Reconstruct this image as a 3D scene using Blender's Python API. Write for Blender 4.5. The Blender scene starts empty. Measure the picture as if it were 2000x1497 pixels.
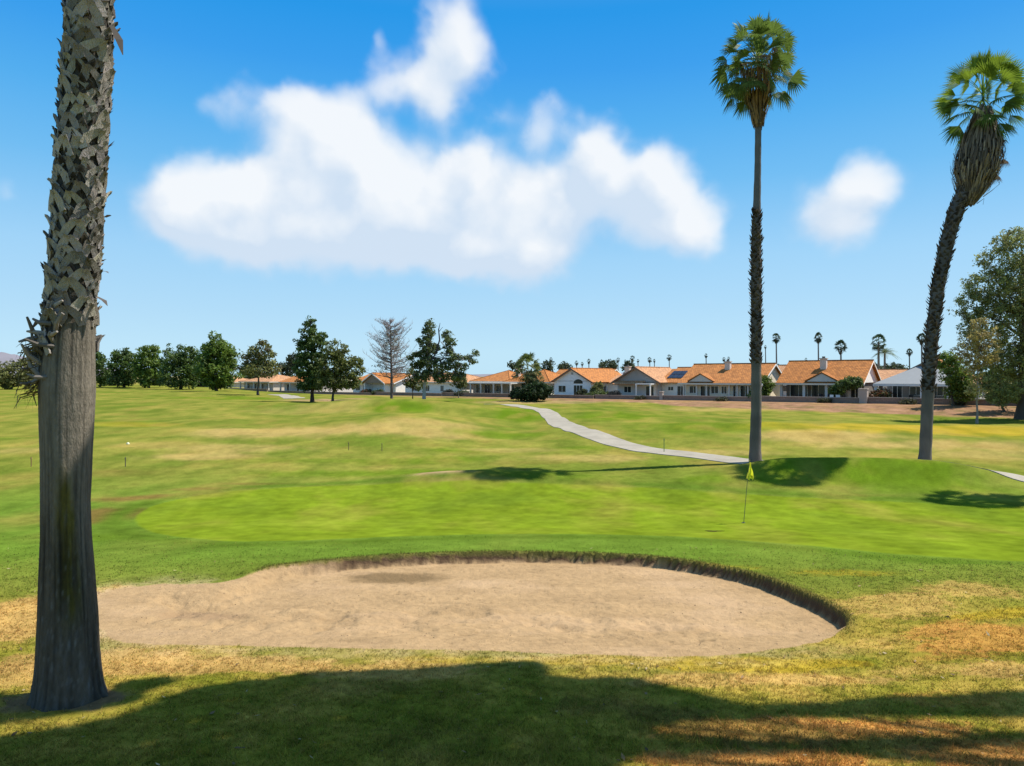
import bpy, math, random
import numpy as np
from mathutils import Vector

random.seed(7)
rng = np.random.default_rng(7)
sc = bpy.context.scene
COL = sc.collection
F = 1333.3                      # focal length in photo pixels (24 mm lens)
CZ = 5.0                        # camera height
HZ = 735.0                      # horizon row

# ------------------------------------------------------------------ camera
cam = bpy.data.cameras.new("camera")
cam.lens = 24.0
cam.sensor_width = 36.0
cam.shift_y = -0.00675
cam.clip_start = 0.1
cam.clip_end = 20000.0
cam_o = bpy.data.objects.new("camera", cam)
cam_o.location = (0, 0, CZ)
cam_o.rotation_euler = (math.radians(90), 0, 0)
COL.objects.link(cam_o)
sc.camera = cam_o

# ------------------------------------------------------------------ view
sc.view_settings.view_transform = 'Standard'
sc.view_settings.look = 'None'
sc.view_settings.exposure = 0.75
sc.view_settings.gamma = 1.0
sc.view_settings.use_curve_mapping = False
sc.cycles.max_bounces = 5
sc.cycles.diffuse_bounces = 3
sc.cycles.glossy_bounces = 2
sc.cycles.transmission_bounces = 3

# ------------------------------------------------------------------ sun
SUN = np.array([10.8, 3.0, 17.3]); SUN = SUN / np.linalg.norm(SUN)
sun_el = math.asin(SUN[2]); sun_az = math.atan2(SUN[0], SUN[1])
sl = bpy.data.lights.new("sun", 'SUN')
sl.energy = 4.4
sl.angle = math.radians(0.55)
sl.color = (1.0, 0.955, 0.88)
so = bpy.data.objects.new("sun", sl)
so.rotation_euler = Vector(SUN).to_track_quat('Z', 'Y').to_euler()
so.location = (30, 10, 60)
COL.objects.link(so)

# ------------------------------------------------------------------ world: sky + clouds
world = bpy.data.worlds.new("World")
sc.world = world
world.use_nodes = True
wt = world.node_tree
wt.nodes.clear()
WN, WL = wt.nodes, wt.links


def nd(tree, typ, **kw):
    n = tree.nodes.new(typ)
    for k, v in kw.items():
        setattr(n, k, v)
    return n


def mth(tree, op, a, b=None, c=None, clamp=False):
    n = tree.nodes.new('ShaderNodeMath'); n.operation = op; n.use_clamp = clamp
    for i, v in enumerate((a, b, c)):
        if v is None:
            continue
        if isinstance(v, (int, float)):
            n.inputs[i].default_value = v
        else:
            tree.links.new(v, n.inputs[i])
    return n.outputs[0]


def vmth(tree, op, a, b=None):
    n = tree.nodes.new('ShaderNodeVectorMath'); n.operation = op
    for i, v in enumerate((a, b)):
        if v is None:
            continue
        if isinstance(v, (tuple, list)):
            n.inputs[i].default_value = v
        else:
            tree.links.new(v, n.inputs[i])
    return n


def px2ae(px, py):
    u = (px - 1000) / F; v = (HZ - py) / F
    az = math.atan(u)
    return az, math.atan(v * math.cos(az))


CLOUDS = [  # px, py, rx, ry, weight
    (335, 395, 75, 75, 1.0), (420, 430, 110, 85, 1.0), (480, 360, 90, 55, .9), (560, 400, 110, 100, 1.0),
    (640, 275, 100, 78, 1.3), (700, 350, 100, 100, 1.0), (780, 420, 100, 95, 1.0), (860, 440, 100, 80, .9),
    (560, 470, 160, 50, .7), (720, 455, 130, 60, .55), (920, 320, 46, 52, .9), (950, 420, 120, 105, 1.0),
    (1010, 505, 120, 55, 1.0), (1085, 390, 95, 95, 1.0), (1165, 290, 48, 60, .9), (1235, 370, 95, 90, 1.0),
    (1290, 320, 55, 50, .6), (1320, 430, 90, 75, 1.0), (1365, 455, 50, 55, .5), (650, 535, 90, 24, .30),
    (885, 42, 66, 70, .76), (905, 125, 76, 74, .74), (825, 150, 80, 52, .64), (740, 172, 75, 36, .60),
    (845, 240, 48, 88, .60), (750, 80, 14, 30, .35),
    (475, 198, 66, 54, .64), (568, 190, 52, 40, .58), (420, 230, 60, 40, .25), (1045, 232, 68, 42, .68),
    (1615, 398, 95, 60, .84), (1690, 350, 62, 55, .66), (1660, 440, 100, 48, .64), (1740, 340, 45, 40, .2),
    (5, 375, 32, 40, .5), (1320, 600, 90, 22, .22), (1160, 585, 40, 18, .2),
]
grp = bpy.data.node_groups.new("cloud_field", 'ShaderNodeTree')
grp.interface.new_socket("Vector", in_out='INPUT', socket_type='NodeSocketVector')
grp.interface.new_socket("Value", in_out='OUTPUT', socket_type='NodeSocketFloat')
gi = grp.nodes.new('NodeGroupInput'); go = grp.nodes.new('NodeGroupOutput')
w1 = nd(grp, 'ShaderNodeTexNoise'); w1.inputs['Scale'].default_value = 14; w1.inputs['Detail'].default_value = 3
w1.inputs['Roughness'].default_value = 0.52
grp.links.new(gi.outputs[0], w1.inputs['Vector'])
wsub = vmth(grp, 'SUBTRACT', w1.outputs['Color'], (0.5, 0.5, 0.5))
wsc = vmth(grp, 'MULTIPLY', wsub.outputs[0], (0.050, 0.050, 0.0))
wp = vmth(grp, 'ADD', gi.outputs[0], wsc.outputs[0]).outputs[0]
acc = None
for (px, py, rx, ry, wgt) in CLOUDS:
    az, el = px2ae(px, py)
    ca = math.cos(az)
    d = vmth(grp, 'SUBTRACT', wp, (az, el, 0.0))
    s = vmth(grp, 'MULTIPLY', d.outputs[0], (F / rx / (ca * ca) * 0.84, F / ry / ca * 0.84, 0.0))
    q = vmth(grp, 'DOT_PRODUCT', s.outputs[0], s.outputs[0]).outputs['Value']
    q2 = mth(grp, 'MULTIPLY', q, q)
    e = mth(grp, 'POWER', 2.718, mth(grp, 'MULTIPLY', mth(grp, 'ADD', q, mth(grp, 'MULTIPLY', q2, 0.35)), -1.0))
    acc = mth(grp, 'MULTIPLY', e, wgt) if acc is None else mth(grp, 'MULTIPLY_ADD', e, wgt, acc)
grp.links.new(acc, go.inputs[0])

tc = nd(wt, 'ShaderNodeTexCoord')
sep = nd(wt, 'ShaderNodeSeparateXYZ'); WL.new(tc.outputs['Generated'], sep.inputs[0])
azn = mth(wt, 'ARCTAN2', sep.outputs[0], sep.outputs[1])
eln = mth(wt, 'ARCSINE', sep.outputs[2])
cmb = nd(wt, 'ShaderNodeCombineXYZ'); WL.new(azn, cmb.inputs[0]); WL.new(eln, cmb.inputs[1])
pos = cmb.outputs[0]


def field(vec):
    g = wt.nodes.new('ShaderNodeGroup'); g.node_tree = grp
    WL.new(vec, g.inputs[0]); return g.outputs[0]


f0 = field(pos)
f1 = field(vmth(wt, 'ADD', pos, (0.020, 0.036, 0)).outputs[0])
fb = nd(wt, 'ShaderNodeTexNoise'); fb.inputs['Scale'].default_value = 15; fb.inputs['Detail'].default_value = 6
fb.inputs['Roughness'].default_value = 0.58
fb.inputs['Distortion'].default_value = 0.3
WL.new(pos, fb.inputs['Vector'])
fbn = mth(wt, 'SUBTRACT', fb.outputs['Fac'], 0.5)
vo = nd(wt, 'ShaderNodeTexVoronoi', feature='SMOOTH_F1'); vo.inputs['Scale'].default_value = 17
vo.inputs['Smoothness'].default_value = 0.35; vo.inputs['Detail'].default_value = 1.0; vo.inputs['Roughness'].default_value = 0.45
vw = vmth(wt, 'SCALE', vmth(wt, 'SUBTRACT', fb.outputs['Color'], (0.5, 0.5, 0.5)).outputs[0]); vw.inputs['Scale'].default_value = 0.035
WL.new(vmth(wt, 'ADD', pos, vw.outputs[0]).outputs[0], vo.inputs['Vector'])
puff = mth(wt, 'SUBTRACT', 0.53, vo.outputs['Distance'])
dens = mth(wt, 'MULTIPLY_ADD', puff, 0.46, mth(wt, 'MULTIPLY_ADD', fbn, 0.42, f0))
alpha = nd(wt, 'ShaderNodeMapRange', interpolation_type='SMOOTHERSTEP')
WL.new(dens, alpha.inputs['Value'])
alpha.inputs['From Min'].default_value = 0.14; alpha.inputs['From Max'].default_value = 1.0
alpha.inputs['To Min'].default_value = 0.0; alpha.inputs['To Max'].default_value = 0.97
thick = nd(wt, 'ShaderNodeMapRange', interpolation_type='SMOOTHSTEP'); WL.new(f0, thick.inputs['Value'])
thick.inputs['From Min'].default_value = 0.6; thick.inputs['From Max'].default_value = 1.25
thick.inputs['To Min'].default_value = 0.62; thick.inputs['To Max'].default_value = 1.0
alpha_o = mth(wt, 'MULTIPLY', alpha.outputs[0], thick.outputs[0])
# relief: brighter where the field thins towards the sun, greyer low and deep inside
fm = nd(wt, 'ShaderNodeTexNoise'); fm.inputs['Scale'].default_value = 7.5; fm.inputs['Detail'].default_value = 4
WL.new(pos, fm.inputs['Vector'])
rel = mth(wt, 'SUBTRACT', f0, f1)
elw = nd(wt, 'ShaderNodeMapRange'); WL.new(eln, elw.inputs['Value'])
elw.inputs['From Min'].default_value = 0.12; elw.inputs['From Max'].default_value = 0.36
elw.inputs['To Min'].default_value = 0.0; elw.inputs['To Max'].default_value = 0.4
lit = mth(wt, 'ADD', mth(wt, 'MULTIPLY_ADD', rel, 1.0, 0.20), elw.outputs[0])
lit = mth(wt, 'MULTIPLY_ADD', mth(wt, 'SUBTRACT', fm.outputs['Fac'], 0.5), 2.0, lit)
lit = mth(wt, 'MULTIPLY_ADD', puff, 1.0, mth(wt, 'ADD', lit, 0.12))
lit = mth(wt, 'MULTIPLY_ADD', fbn, 0.8, lit, clamp=True)
ccol = nd(wt, 'ShaderNodeMix', data_type='RGBA')
WL.new(lit, ccol.inputs['Factor'])
ccol.inputs['A'].default_value = (0.385, 0.455, 0.54, 1)
ccol.inputs['B'].default_value = (0.545, 0.565, 0.588, 1)

sky = nd(wt, 'ShaderNodeTexSky', sky_type='NISHITA')
sky.sun_disc = False
sky.sun_elevation = sun_el
sky.sun_rotation = sun_az
sky.altitude = 400
sky.air_density = 1.0
sky.dust_density = 0.3
sky.ozone_density = 2.0
SKY = 0.10
grad = nd(wt, 'ShaderNodeValToRGB')
elr = nd(wt, 'ShaderNodeMapRange'); WL.new(eln, elr.inputs['Value'])
elr.inputs['From Min'].default_value = 0.0; elr.inputs['From Max'].default_value = 0.55
WL.new(elr.outputs[0], grad.inputs[0])
cr = grad.color_ramp
stops = [(-0.02, (.50, .77, .95)), (2.0, (.50, .77, .955)), (4.9, (.44, .715, .94)), (9.5, (.35, .655, .94)), (15.5, (.16, .51, .90)), (20, (.08, .425, .88)),
         (24, (.035, .345, .86)), (28, (.010, .31, .82)), (38, (.16, .38, .78)), (90, (.30, .42, .62))]
elr.inputs['From Min'].default_value = 0.0; elr.inputs['From Max'].default_value = math.pi / 2
while len(cr.elements) < len(stops):
    cr.elements.new(0.5)
for e_, (dg, c_) in zip(cr.elements, stops):
    e_.position = max(0.0, dg / 90.0)
for i_, (dg, c_) in enumerate(stops):
    cr.elements[i_].color = (*c_, 1)
# grade the physical sky towards the deep blue of a clear dry day
gsc = vmth(wt, 'SCALE', grad.outputs[0]); gsc.inputs['Scale'].default_value = 1.0 / SKY / 1.682
tint = nd(wt, 'ShaderNodeMix', data_type='RGBA')
tint.inputs['Factor'].default_value = 0.94
WL.new(sky.outputs[0], tint.inputs['A']); WL.new(gsc.outputs[0], tint.inputs['B'])
skys = nd(wt, 'ShaderNodeMix', data_type='RGBA', blend_type='MULTIPLY')
skys.inputs['Factor'].default_value = 1.0
WL.new(tint.outputs['Result'], skys.inputs['A'])
skys.inputs['B'].default_value = (1.0, 1.0, 1.0, 1)
# clouds are given relative to the background strength
cdiv = vmth(wt, 'SCALE', ccol.outputs['Result']); cdiv.inputs['Scale'].default_value = 1.0 / SKY
mixc = nd(wt, 'ShaderNodeMix', data_type='RGBA')
WL.new(alpha_o, mixc.inputs['Factor'])
WL.new(skys.outputs['Result'], mixc.inputs['A'])
WL.new(cdiv.outputs[0], mixc.inputs['B'])
bg = nd(wt, 'ShaderNodeBackground'); bg.inputs['Strength'].default_value = SKY
WL.new(mixc.outputs['Result'], bg.inputs['Color'])
wo = nd(wt, 'ShaderNodeOutputWorld'); WL.new(bg.outputs[0], wo.inputs['Surface'])

# ------------------------------------------------------------------ noise and helpers
_perm = np.random.default_rng(11).permutation(512).astype(np.int64)
_ang = np.random.default_rng(12).random(512) * 2 * np.pi


def perlin(x, y, seed=0):
    x = np.asarray(x, float) + seed * 17.31; y = np.asarray(y, float) + seed * 9.77
    xi = np.floor(x).astype(np.int64); yi = np.floor(y).astype(np.int64)
    xf = x - xi; yf = y - yi
    u = xf * xf * xf * (xf * (xf * 6 - 15) + 10); v = yf * yf * yf * (yf * (yf * 6 - 15) + 10)

    def g(ix, iy, dx, dy):
        a = _ang[_perm[(_perm[ix & 511] + iy) & 511]]
        return np.cos(a) * dx + np.sin(a) * dy
    n00 = g(xi, yi, xf, yf); n10 = g(xi + 1, yi, xf - 1, yf)
    n01 = g(xi, yi + 1, xf, yf - 1); n11 = g(xi + 1, yi + 1, xf - 1, yf - 1)
    return (n00 * (1 - u) + n10 * u) * (1 - v) + (n01 * (1 - u) + n11 * u) * v


def fbm(x, y, oct=4, seed=0):
    s = 0; a = 1; t = 0
    for o in range(oct):
        s = s + a * perlin(x * 2 ** o, y * 2 ** o, seed + o); t += a; a *= .5
    return s / t * 1.6


def sstep(a, b, x):
    t = np.clip((np.asarray(x, float) - a) / (b - a), 0, 1)
    return t * t * (3 - 2 * t)


# ------------------------------------------------------------------ terrain (metres below the camera)
_py = np.array([-50, 0, 5, 6.5, 8, 9.7, 12, 14, 16, 18, 19.5, 22, 26, 30, 33, 36, 50, 66, 82, 95, 120, 200, 400, 9000.])
_ph = np.array([3.4, 3.5, 3.58, 3.63, 3.72, 3.92, 4.02, 4.1, 4.18, 4.35, 4.5, 4.74, 4.82, 4.75, 4.6, 4.5, 4.4, 4.2, 4.05, 3.95, 3.9, 3.9, 3.9, 3.9])
_lh = np.array([3.4, 3.5, 3.58, 3.63, 3.72, 3.92, 4.02, 4.1, 4.18, 4.35, 4.5, 4.65, 4.7, 4.65, 4.6, 4.5, 4.25, 4.0, 3.75, 3.6, 3.45, 3.0, 2.9, 2.9])
_ty = np.concatenate([np.arange(-50, 60, .1), np.arange(60, 420, .5)])


def _smooth(yy, hh):
    v = np.interp(_ty, yy, hh)
    out = np.empty_like(v)
    for i, y in enumerate(_ty):          # small moving average, wider far away
        w = max(.8, .05 * abs(y))
        out[i] = np.interp(np.linspace(y - w, y + w, 9), yy, hh).mean()
    return out


_tc, _tl = _smooth(_py, _ph), _smooth(_py, _lh)
RX, RY = math.cos(math.radians(38.5)), math.sin(math.radians(38.5))   # house row direction (RX,-RY)
R0 = (36.0, 98.0)


def row_st(x, y):
    dx = x - R0[0]; dy = y - R0[1]
    return dx * RX - dy * RY, -(dx * RY + dy * RX)      # t along row, s towards camera


def row_h(t):
    return np.clip(3.52 - .006 * t, 3.35, 4.15)


def gauss(x, y, cx, cy, sx, sy, rot=0.0):
    c, s = math.cos(rot), math.sin(rot)
    u = (x - cx) * c + (y - cy) * s; v = -(x - cx) * s + (y - cy) * c
    return np.exp(-(u / sx) ** 2 - (v / sy) ** 2)


def H0(x, y):
    x = np.asarray(x, float); y = np.asarray(y, float)
    yc = np.clip(y, -49, 419)
    u = x / np.maximum(y, 1)
    L = sstep(-.18, -.5, u)
    h = np.interp(yc, _ty, _tc) * (1 - L) + np.interp(yc, _ty, _tl) * L
    # mounds behind the green and on the far fairway
    h = h - .82 * gauss(x, y, 16.6, 31.7, 4.6, 1.75, -.05)
    h = h - .42 * gauss(x, y, 12.2, 31.9, 2.6, 1.25, -.05) - .28 * gauss(x, y, 20.2, 31.0, 2.2, 1.2, -.1)
    h = h - .22 * gauss(x, y, 9.0, 30.0, 3.0, 1.6, .1)
    h = h - .42 * gauss(x, y, -1.5, 31.0, 4.2, 1.3, .02)
    h = h - 1.35 * gauss(x, y, -14, 82, 10, 6.5, -.1)
    h = h - .5 * gauss(x, y, -38, 84, 16, 9, 0)
    h = h - .35 * gauss(x, y, 22, 55, 14, 7, -.1)
    h = h - .75 * gauss(x, y, -11, 60, 7, 9, .2)
    h = h + .55 * gauss(x, y, .5, 60, 4.5, 14, -.1)
    h = h - .16 * gauss(x, y, 8.4, 12.6, 2.4, 1.0, .5) - .12 * gauss(x, y, 7.4, 10.4, 2.0, .6, .35)
    h = h - .10 * gauss(x, y, 8.0, 9.0, 2.0, .5, .2)
    far = sstep(8, 60, y)
    h = h - (.05 + .20 * far) * fbm(x / 14., y / 9., 3, 3) * sstep(17, 60, np.abs(y) + np.abs(x) * .3)
    h = h - .11 * fbm(x / 8., y / 5., 2, 34) * sstep(36, 48, y) * sstep(95, 80, y)
    h = h - .035 * fbm(x / 3.2, y / 2.6, 3, 33) * sstep(34, 40, y)
    h = h - .018 * fbm(x / 1.3, y / 1.3, 3, 5) * sstep(30, 12, y)
    # shelf of the house row
    t, s = row_st(x, y)
    w = sstep(15, 5.5, s) * sstep(-150, -95, t)
    hp = row_h(t)
    h = h * (1 - w) + hp * w
    return h


def ground_at(px, py):
    """world point where the sight line through a photo pixel meets the ground"""
    u = (px - 1000) / F; v = (py - HZ) / F
    ys = np.concatenate([np.arange(4, 60, .02), np.arange(60, 400, .2)])
    d = v * ys - H0(u * ys, ys)
    i = int(np.argmax(d >= 0))
    return (u * ys[i], ys[i])


# bunker outline: (px, py, lip width in metres)
_b = [(200, 1160, 2.4), (300, 1142, 2.2), (390, 1140, 1.8), (455, 1134, 1.0), (520, 1113, .5), (640, 1099, .25), (760, 1089, .16),
      (900, 1084, .12), (1050, 1083, .10), (1200, 1087, .10), (1330, 1098, .10), (1450, 1120, .10), (1540, 1150, .10), (1610, 1180, .10),
      (1648, 1205, .12), (1656, 1222, .22), (1630, 1243, .9), (1560, 1262, 1.8), (1480, 1274, 2.6), (1400, 1282, 3), (1250, 1283, 3),
      (1100, 1279, 3), (1000, 1275, 3), (900, 1271, 3), (800, 1270, 3), (600, 1266, 3), (400, 1262, 3), (260, 1258, 3), (205, 1240, 3), (185, 1200, 2.8)]
BP = []
for (px, py, w) in _b:
    gx, gy = ground_at(px, py); BP.append((gx, gy, w))
BP = np.array(BP)


def _resample(P, n=4):
    """Catmull-Rom through a closed outline"""
    out = []
    m = len(P)
    for i in range(m):
        p0, p1, p2, p3 = P[i - 1], P[i], P[(i + 1) % m], P[(i + 2) % m]
        for k in range(n):
            t = k / n
            out.append(.5 * ((2 * p1) + (-p0 + p2) * t + (2 * p0 - 5 * p1 + 4 * p2 - p3) * t * t + (-p0 + 3 * p1 - 3 * p2 + p3) * t ** 3))
    return np.array(out)


BPs = _resample(BP, 4)
BPs[:, 2] = np.maximum(BPs[:, 2], .08)


def poly_sd(x, y, P):
    """signed distance (positive inside) and third column of nearest edge point"""
    x = np.asarray(x, float).ravel(); y = np.asarray(y, float).ravel()
    best = np.full(x.shape, 1e9); wv = np.zeros(x.shape); inside = np.zeros(x.shape, bool)
    m = len(P)
    for i in range(m):
        a = P[i]; b = P[(i + 1) % m]
        ex, ey = b[0] - a[0], b[1] - a[1]
        t = np.clip(((x - a[0]) * ex + (y - a[1]) * ey) / (ex * ex + ey * ey + 1e-12), 0, 1)
        d = (x - a[0] - ex * t) ** 2 + (y - a[1] - ey * t) ** 2
        k = d < best
        best = np.where(k, d, best)
        if P.shape[1] > 2:
            wv = np.where(k, a[2] + (b[2] - a[2]) * t, wv)
        c = ((a[1] > y) != (b[1] > y)) & (x < (b[0] - a[0]) * (y - a[1]) / (b[1] - a[1] + 1e-12) + a[0])
        inside ^= c
    d = np.sqrt(best)
    return np.where(inside, d, -d), wv


def bunker(x, y):
    """returns (signed distance, lip width) with a slightly ragged edge; far away -> -99"""
    shp = np.shape(x); x = np.asarray(x, float).ravel(); y = np.asarray(y, float).ravel()
    sd = np.full(x.shape, -99.); w = np.ones(x.shape)
    k = (y > 8.5) & (y < 17.5) & (x > -10) & (x < 8.5)
    if k.any():
        a, b = poly_sd(x[k], y[k], BPs)
        a = a + .05 * fbm(x[k] / .35, y[k] / .35, 3, 21)
        sd[k] = a; w[k] = b * np.clip(1 + .8 * fbm(x[k] / .7, y[k] / .7, 3, 45), .45, 2.2)
    return sd.reshape(shp), w.reshape(shp)


def HT(x, y, full=False):
    h = H0(x, y)
    sd, w = bunker(x, y)
    dep = .19 * sstep(0, 1, sd / w)
    rim = .055 * np.exp(-(sd / .30) ** 2) * (sd < 0) * sstep(1.2, .2, w)
    near = (sd > .1) & (sd < 50)
    rough = np.where(near, .028 * fbm(np.asarray(x) / .42, np.asarray(y) / .28, 5, 31), 0)
    pit = np.clip(perlin(np.asarray(x) / .17, np.asarray(y) / .14, 38) - .28, 0, 1) * np.clip(perlin(np.asarray(x) / 1.3, np.asarray(y) / .9, 39) + .35, 0, 1)
    rough = np.where(near, rough - .10 * pit, 0)
    rough = rough * sstep(.1, .6, sd)
    h = h + dep - rim - rough
    if full:
        return h, sd, w
    return h


def GZ(x, y):
    return CZ - float(HT(np.array([x]), np.array([y]))[0])


def P3(px, py, Y):
    """world point at depth Y on the sight line of a photo pixel"""
    return np.array([(px - 1000) / F * Y, Y, CZ + (HZ - py) / F * Y])


# green outline
_g = [(262, 1018), (285, 1036), (330, 1047), (450, 1058), (600, 1056), (800, 1048), (1000, 1044), (1250, 1046), (1500, 1060), (1750, 1083), (2000, 1098), (2250, 1110),
      (2300, 1000), (2000, 990), (1700, 978), (1400, 962), (1200, 950), (1000, 940), (800, 942), (600, 951), (430, 962), (320, 982), (275, 1000)]
GP = _resample(np.array([ground_at(*p) for p in _g]), 4)


def W(px, py):
    return ground_at(px, py)


# coloured patches: (px, py, half width m, half depth m, rot, kind)
PATCH = []


def patch(px, py, sx, sy, kind, amt=1.0, rot=0.0):
    gx, gy = ground_at(px, py); PATCH.append((gx, gy, sx, sy, rot, kind, amt))


patch(570, 845, 9, 4.5, 'dry', 1.0); patch(850, 840, 7, 7, 'dry', .9, .3); patch(450, 875, 5, 2.5, 'dry', .7)
patch(640, 800, 8, 6, 'dry', .4); patch(400, 892, 4, 1.8, 'dry', .9); patch(260, 925, 2.5, 1.2, 'worn', .35); patch(240, 830, 6, 3, 'gold', .35); patch(60, 880, 3, 2, 'dry', .5); patch(330, 870, 4, 2, 'dry', .35)
patch(980, 850, 4, 4, 'lush', .9); patch(1020, 815, 4.5, 9, 'lush', 1.0); patch(930, 880, 4, 2, 'lush', .8, .3)
patch(790, 795, 5, 5, 'lush', 1.0); patch(1040, 800, 4, 6, 'lush', .8)
patch(1200, 815, 7, 8, 'lush', .9); patch(1400, 830, 8, 8, 'lush', .7); patch(450, 778, 14, 9, 'lush', .8)
patch(1150, 895, 5, 2, 'dry', .7); patch(1000, 880, 4, 1.6, 'dry', .6); patch(1400, 800, 12, 6, 'dry', .7)
patch(1600, 850, 7, 4, 'dry', 1.0); patch(1800, 870, 8, 3, 'dry', 1.0); patch(1950, 890, 6, 3, 'dry', .7); patch(1400, 885, 4, 2, 'dry', .7)
patch(1700, 835, 14, 4, 'gold', .6); patch(1900, 840, 14, 6, 'gold', .7)
patch(1550, 935, 5, 1.5, 'lush', .8); patch(1640, 925, 6, 2.0, 'lush', 1.2); patch(700, 925, 6, 1.6, 'lush', .8); patch(820, 900, 5, 1.8, 'lush', .7, .4); patch(560, 900, 5, 1.2, 'lush', .5); patch(1150, 875, 3, 1.5, 'lush', .6); patch(1750, 918, 4, 1.2, 'lush', 1.0); patch(1800, 955, 4, 1.3, 'lush', .7); patch(1500, 950, 3, .6, 'worn', .25); patch(1650, 968, 5, .35, 'worn', .3)
patch(1090, 935, 4, 1.5, 'lush', .4)
patch(215, 1005, 1.6, 1.6, 'worn', 1.2); patch(290, 972, 2.2, .8, 'worn', 1.1, .35); patch(400, 955, 2.6, .6, 'worn', .9, .2); patch(500, 946, 3, .4, 'worn', .6); patch(200, 1050, 1.5, 1.2, 'lush', .5)
patch(60, 1200, 1.5, 2.2, 'straw', 1.0); patch(230, 1290, 2, .8, 'straw', .9); patch(450, 1300, 2.0, .55, 'straw', .9); patch(60, 1320, 1.3, .7, 'straw', .8)
patch(280, 1165, 1.6, .7, 'sandy', .9); patch(330, 1220, 2.0, 1.1, 'sandy', .8); patch(750, 1310, 2.0, .5, 'straw', .7)
patch(1750, 1180, 1.5, 1.0, 'straw', .62, .4); patch(1900, 1150, 1.6, .8, 'straw', .6); patch(1930, 1245, 1.6, .6, 'rust', .75, .4); patch(1700, 1260, 1.4, .35, 'straw', .45, .4); patch(1960, 1200, 1.3, .4, 'gold', .7, .3); patch(1800, 1310, 1.5, .3, 'straw', .5, .2); patch(1650, 1120, 1.6, .5, 'gold', .5); patch(1880, 1280, 1.2, .25, 'rust', .5, .3)
patch(1830, 1230, 1.2, .35, 'rust', .7, .5); patch(1950, 1310, .9, .45, 'straw', .8, .3); patch(1600, 1330, 1.4, .3, 'straw', .7)
patch(1450, 1300, 2.4, .35, 'gold', .9); patch(1150, 1290, 2.4, .3, 'gold', .9); patch(1850, 1370, 1.2, .4, 'rust', .5)
patch(1600, 1425, 2.4, .4, 'rust', 1.0); patch(1950, 1480, 1.5, .5, 'rust', 1.0); patch(1500, 1490, 1.6, .3, 'rust', 1.0)
patch(1350, 1330, 1.1, .35, 'straw', .7); patch(1150, 1380, .9, .4, 'worn', .5); patch(700, 1340, 1.0, .4, 'worn', .5); patch(1300, 1400, .8, .4, 'worn', .7)
patch(850, 1450, 1.0, .5, 'worn', .4); patch(1450, 1430, 1.2, .5, 'worn', .7); patch(1750, 1450, 1.2, .5, 'worn', .6)
patch(132, 1365, .85, .42, 'soil', 1.1); patch(60, 1380, .5, .25, 'soil', .7)
patch(1280, 1110, 3, .5, 'gold', .5); patch(700, 1110, 3, .6, 'gold', .6)
patch(620, 783, 7, 6, 'bare', .9); patch(700, 780, 4, 3, 'bare', .8); patch(862, 924, 1.5, .55, 'sandy', 1.4); patch(900, 932, 3.2, .4, 'worn', .5); patch(940, 935, 3.0, .5, 'dry', .6)
patch(1000, 785, 7, 5, 'bare', .5); patch(1130, 785, 7, 5, 'bare', .6)

KCOL = {'dry': (.31, .245, .105), 'lush': (.092, .158, .013), 'gold': (.33, .25, .03), 'straw': (.40, .265, .11), 'rust': (.40, .205, .07),
        'worn': (.13, .10, .035), 'soil': (.18, .125, .085), 'sandy': (.38, .27, .20), 'bare': (.32, .215, .16)}


def mixc_(c, k, m):
    return c * (1 - m[:, None]) + np.array(k)[None, :] * m[:, None]


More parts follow.
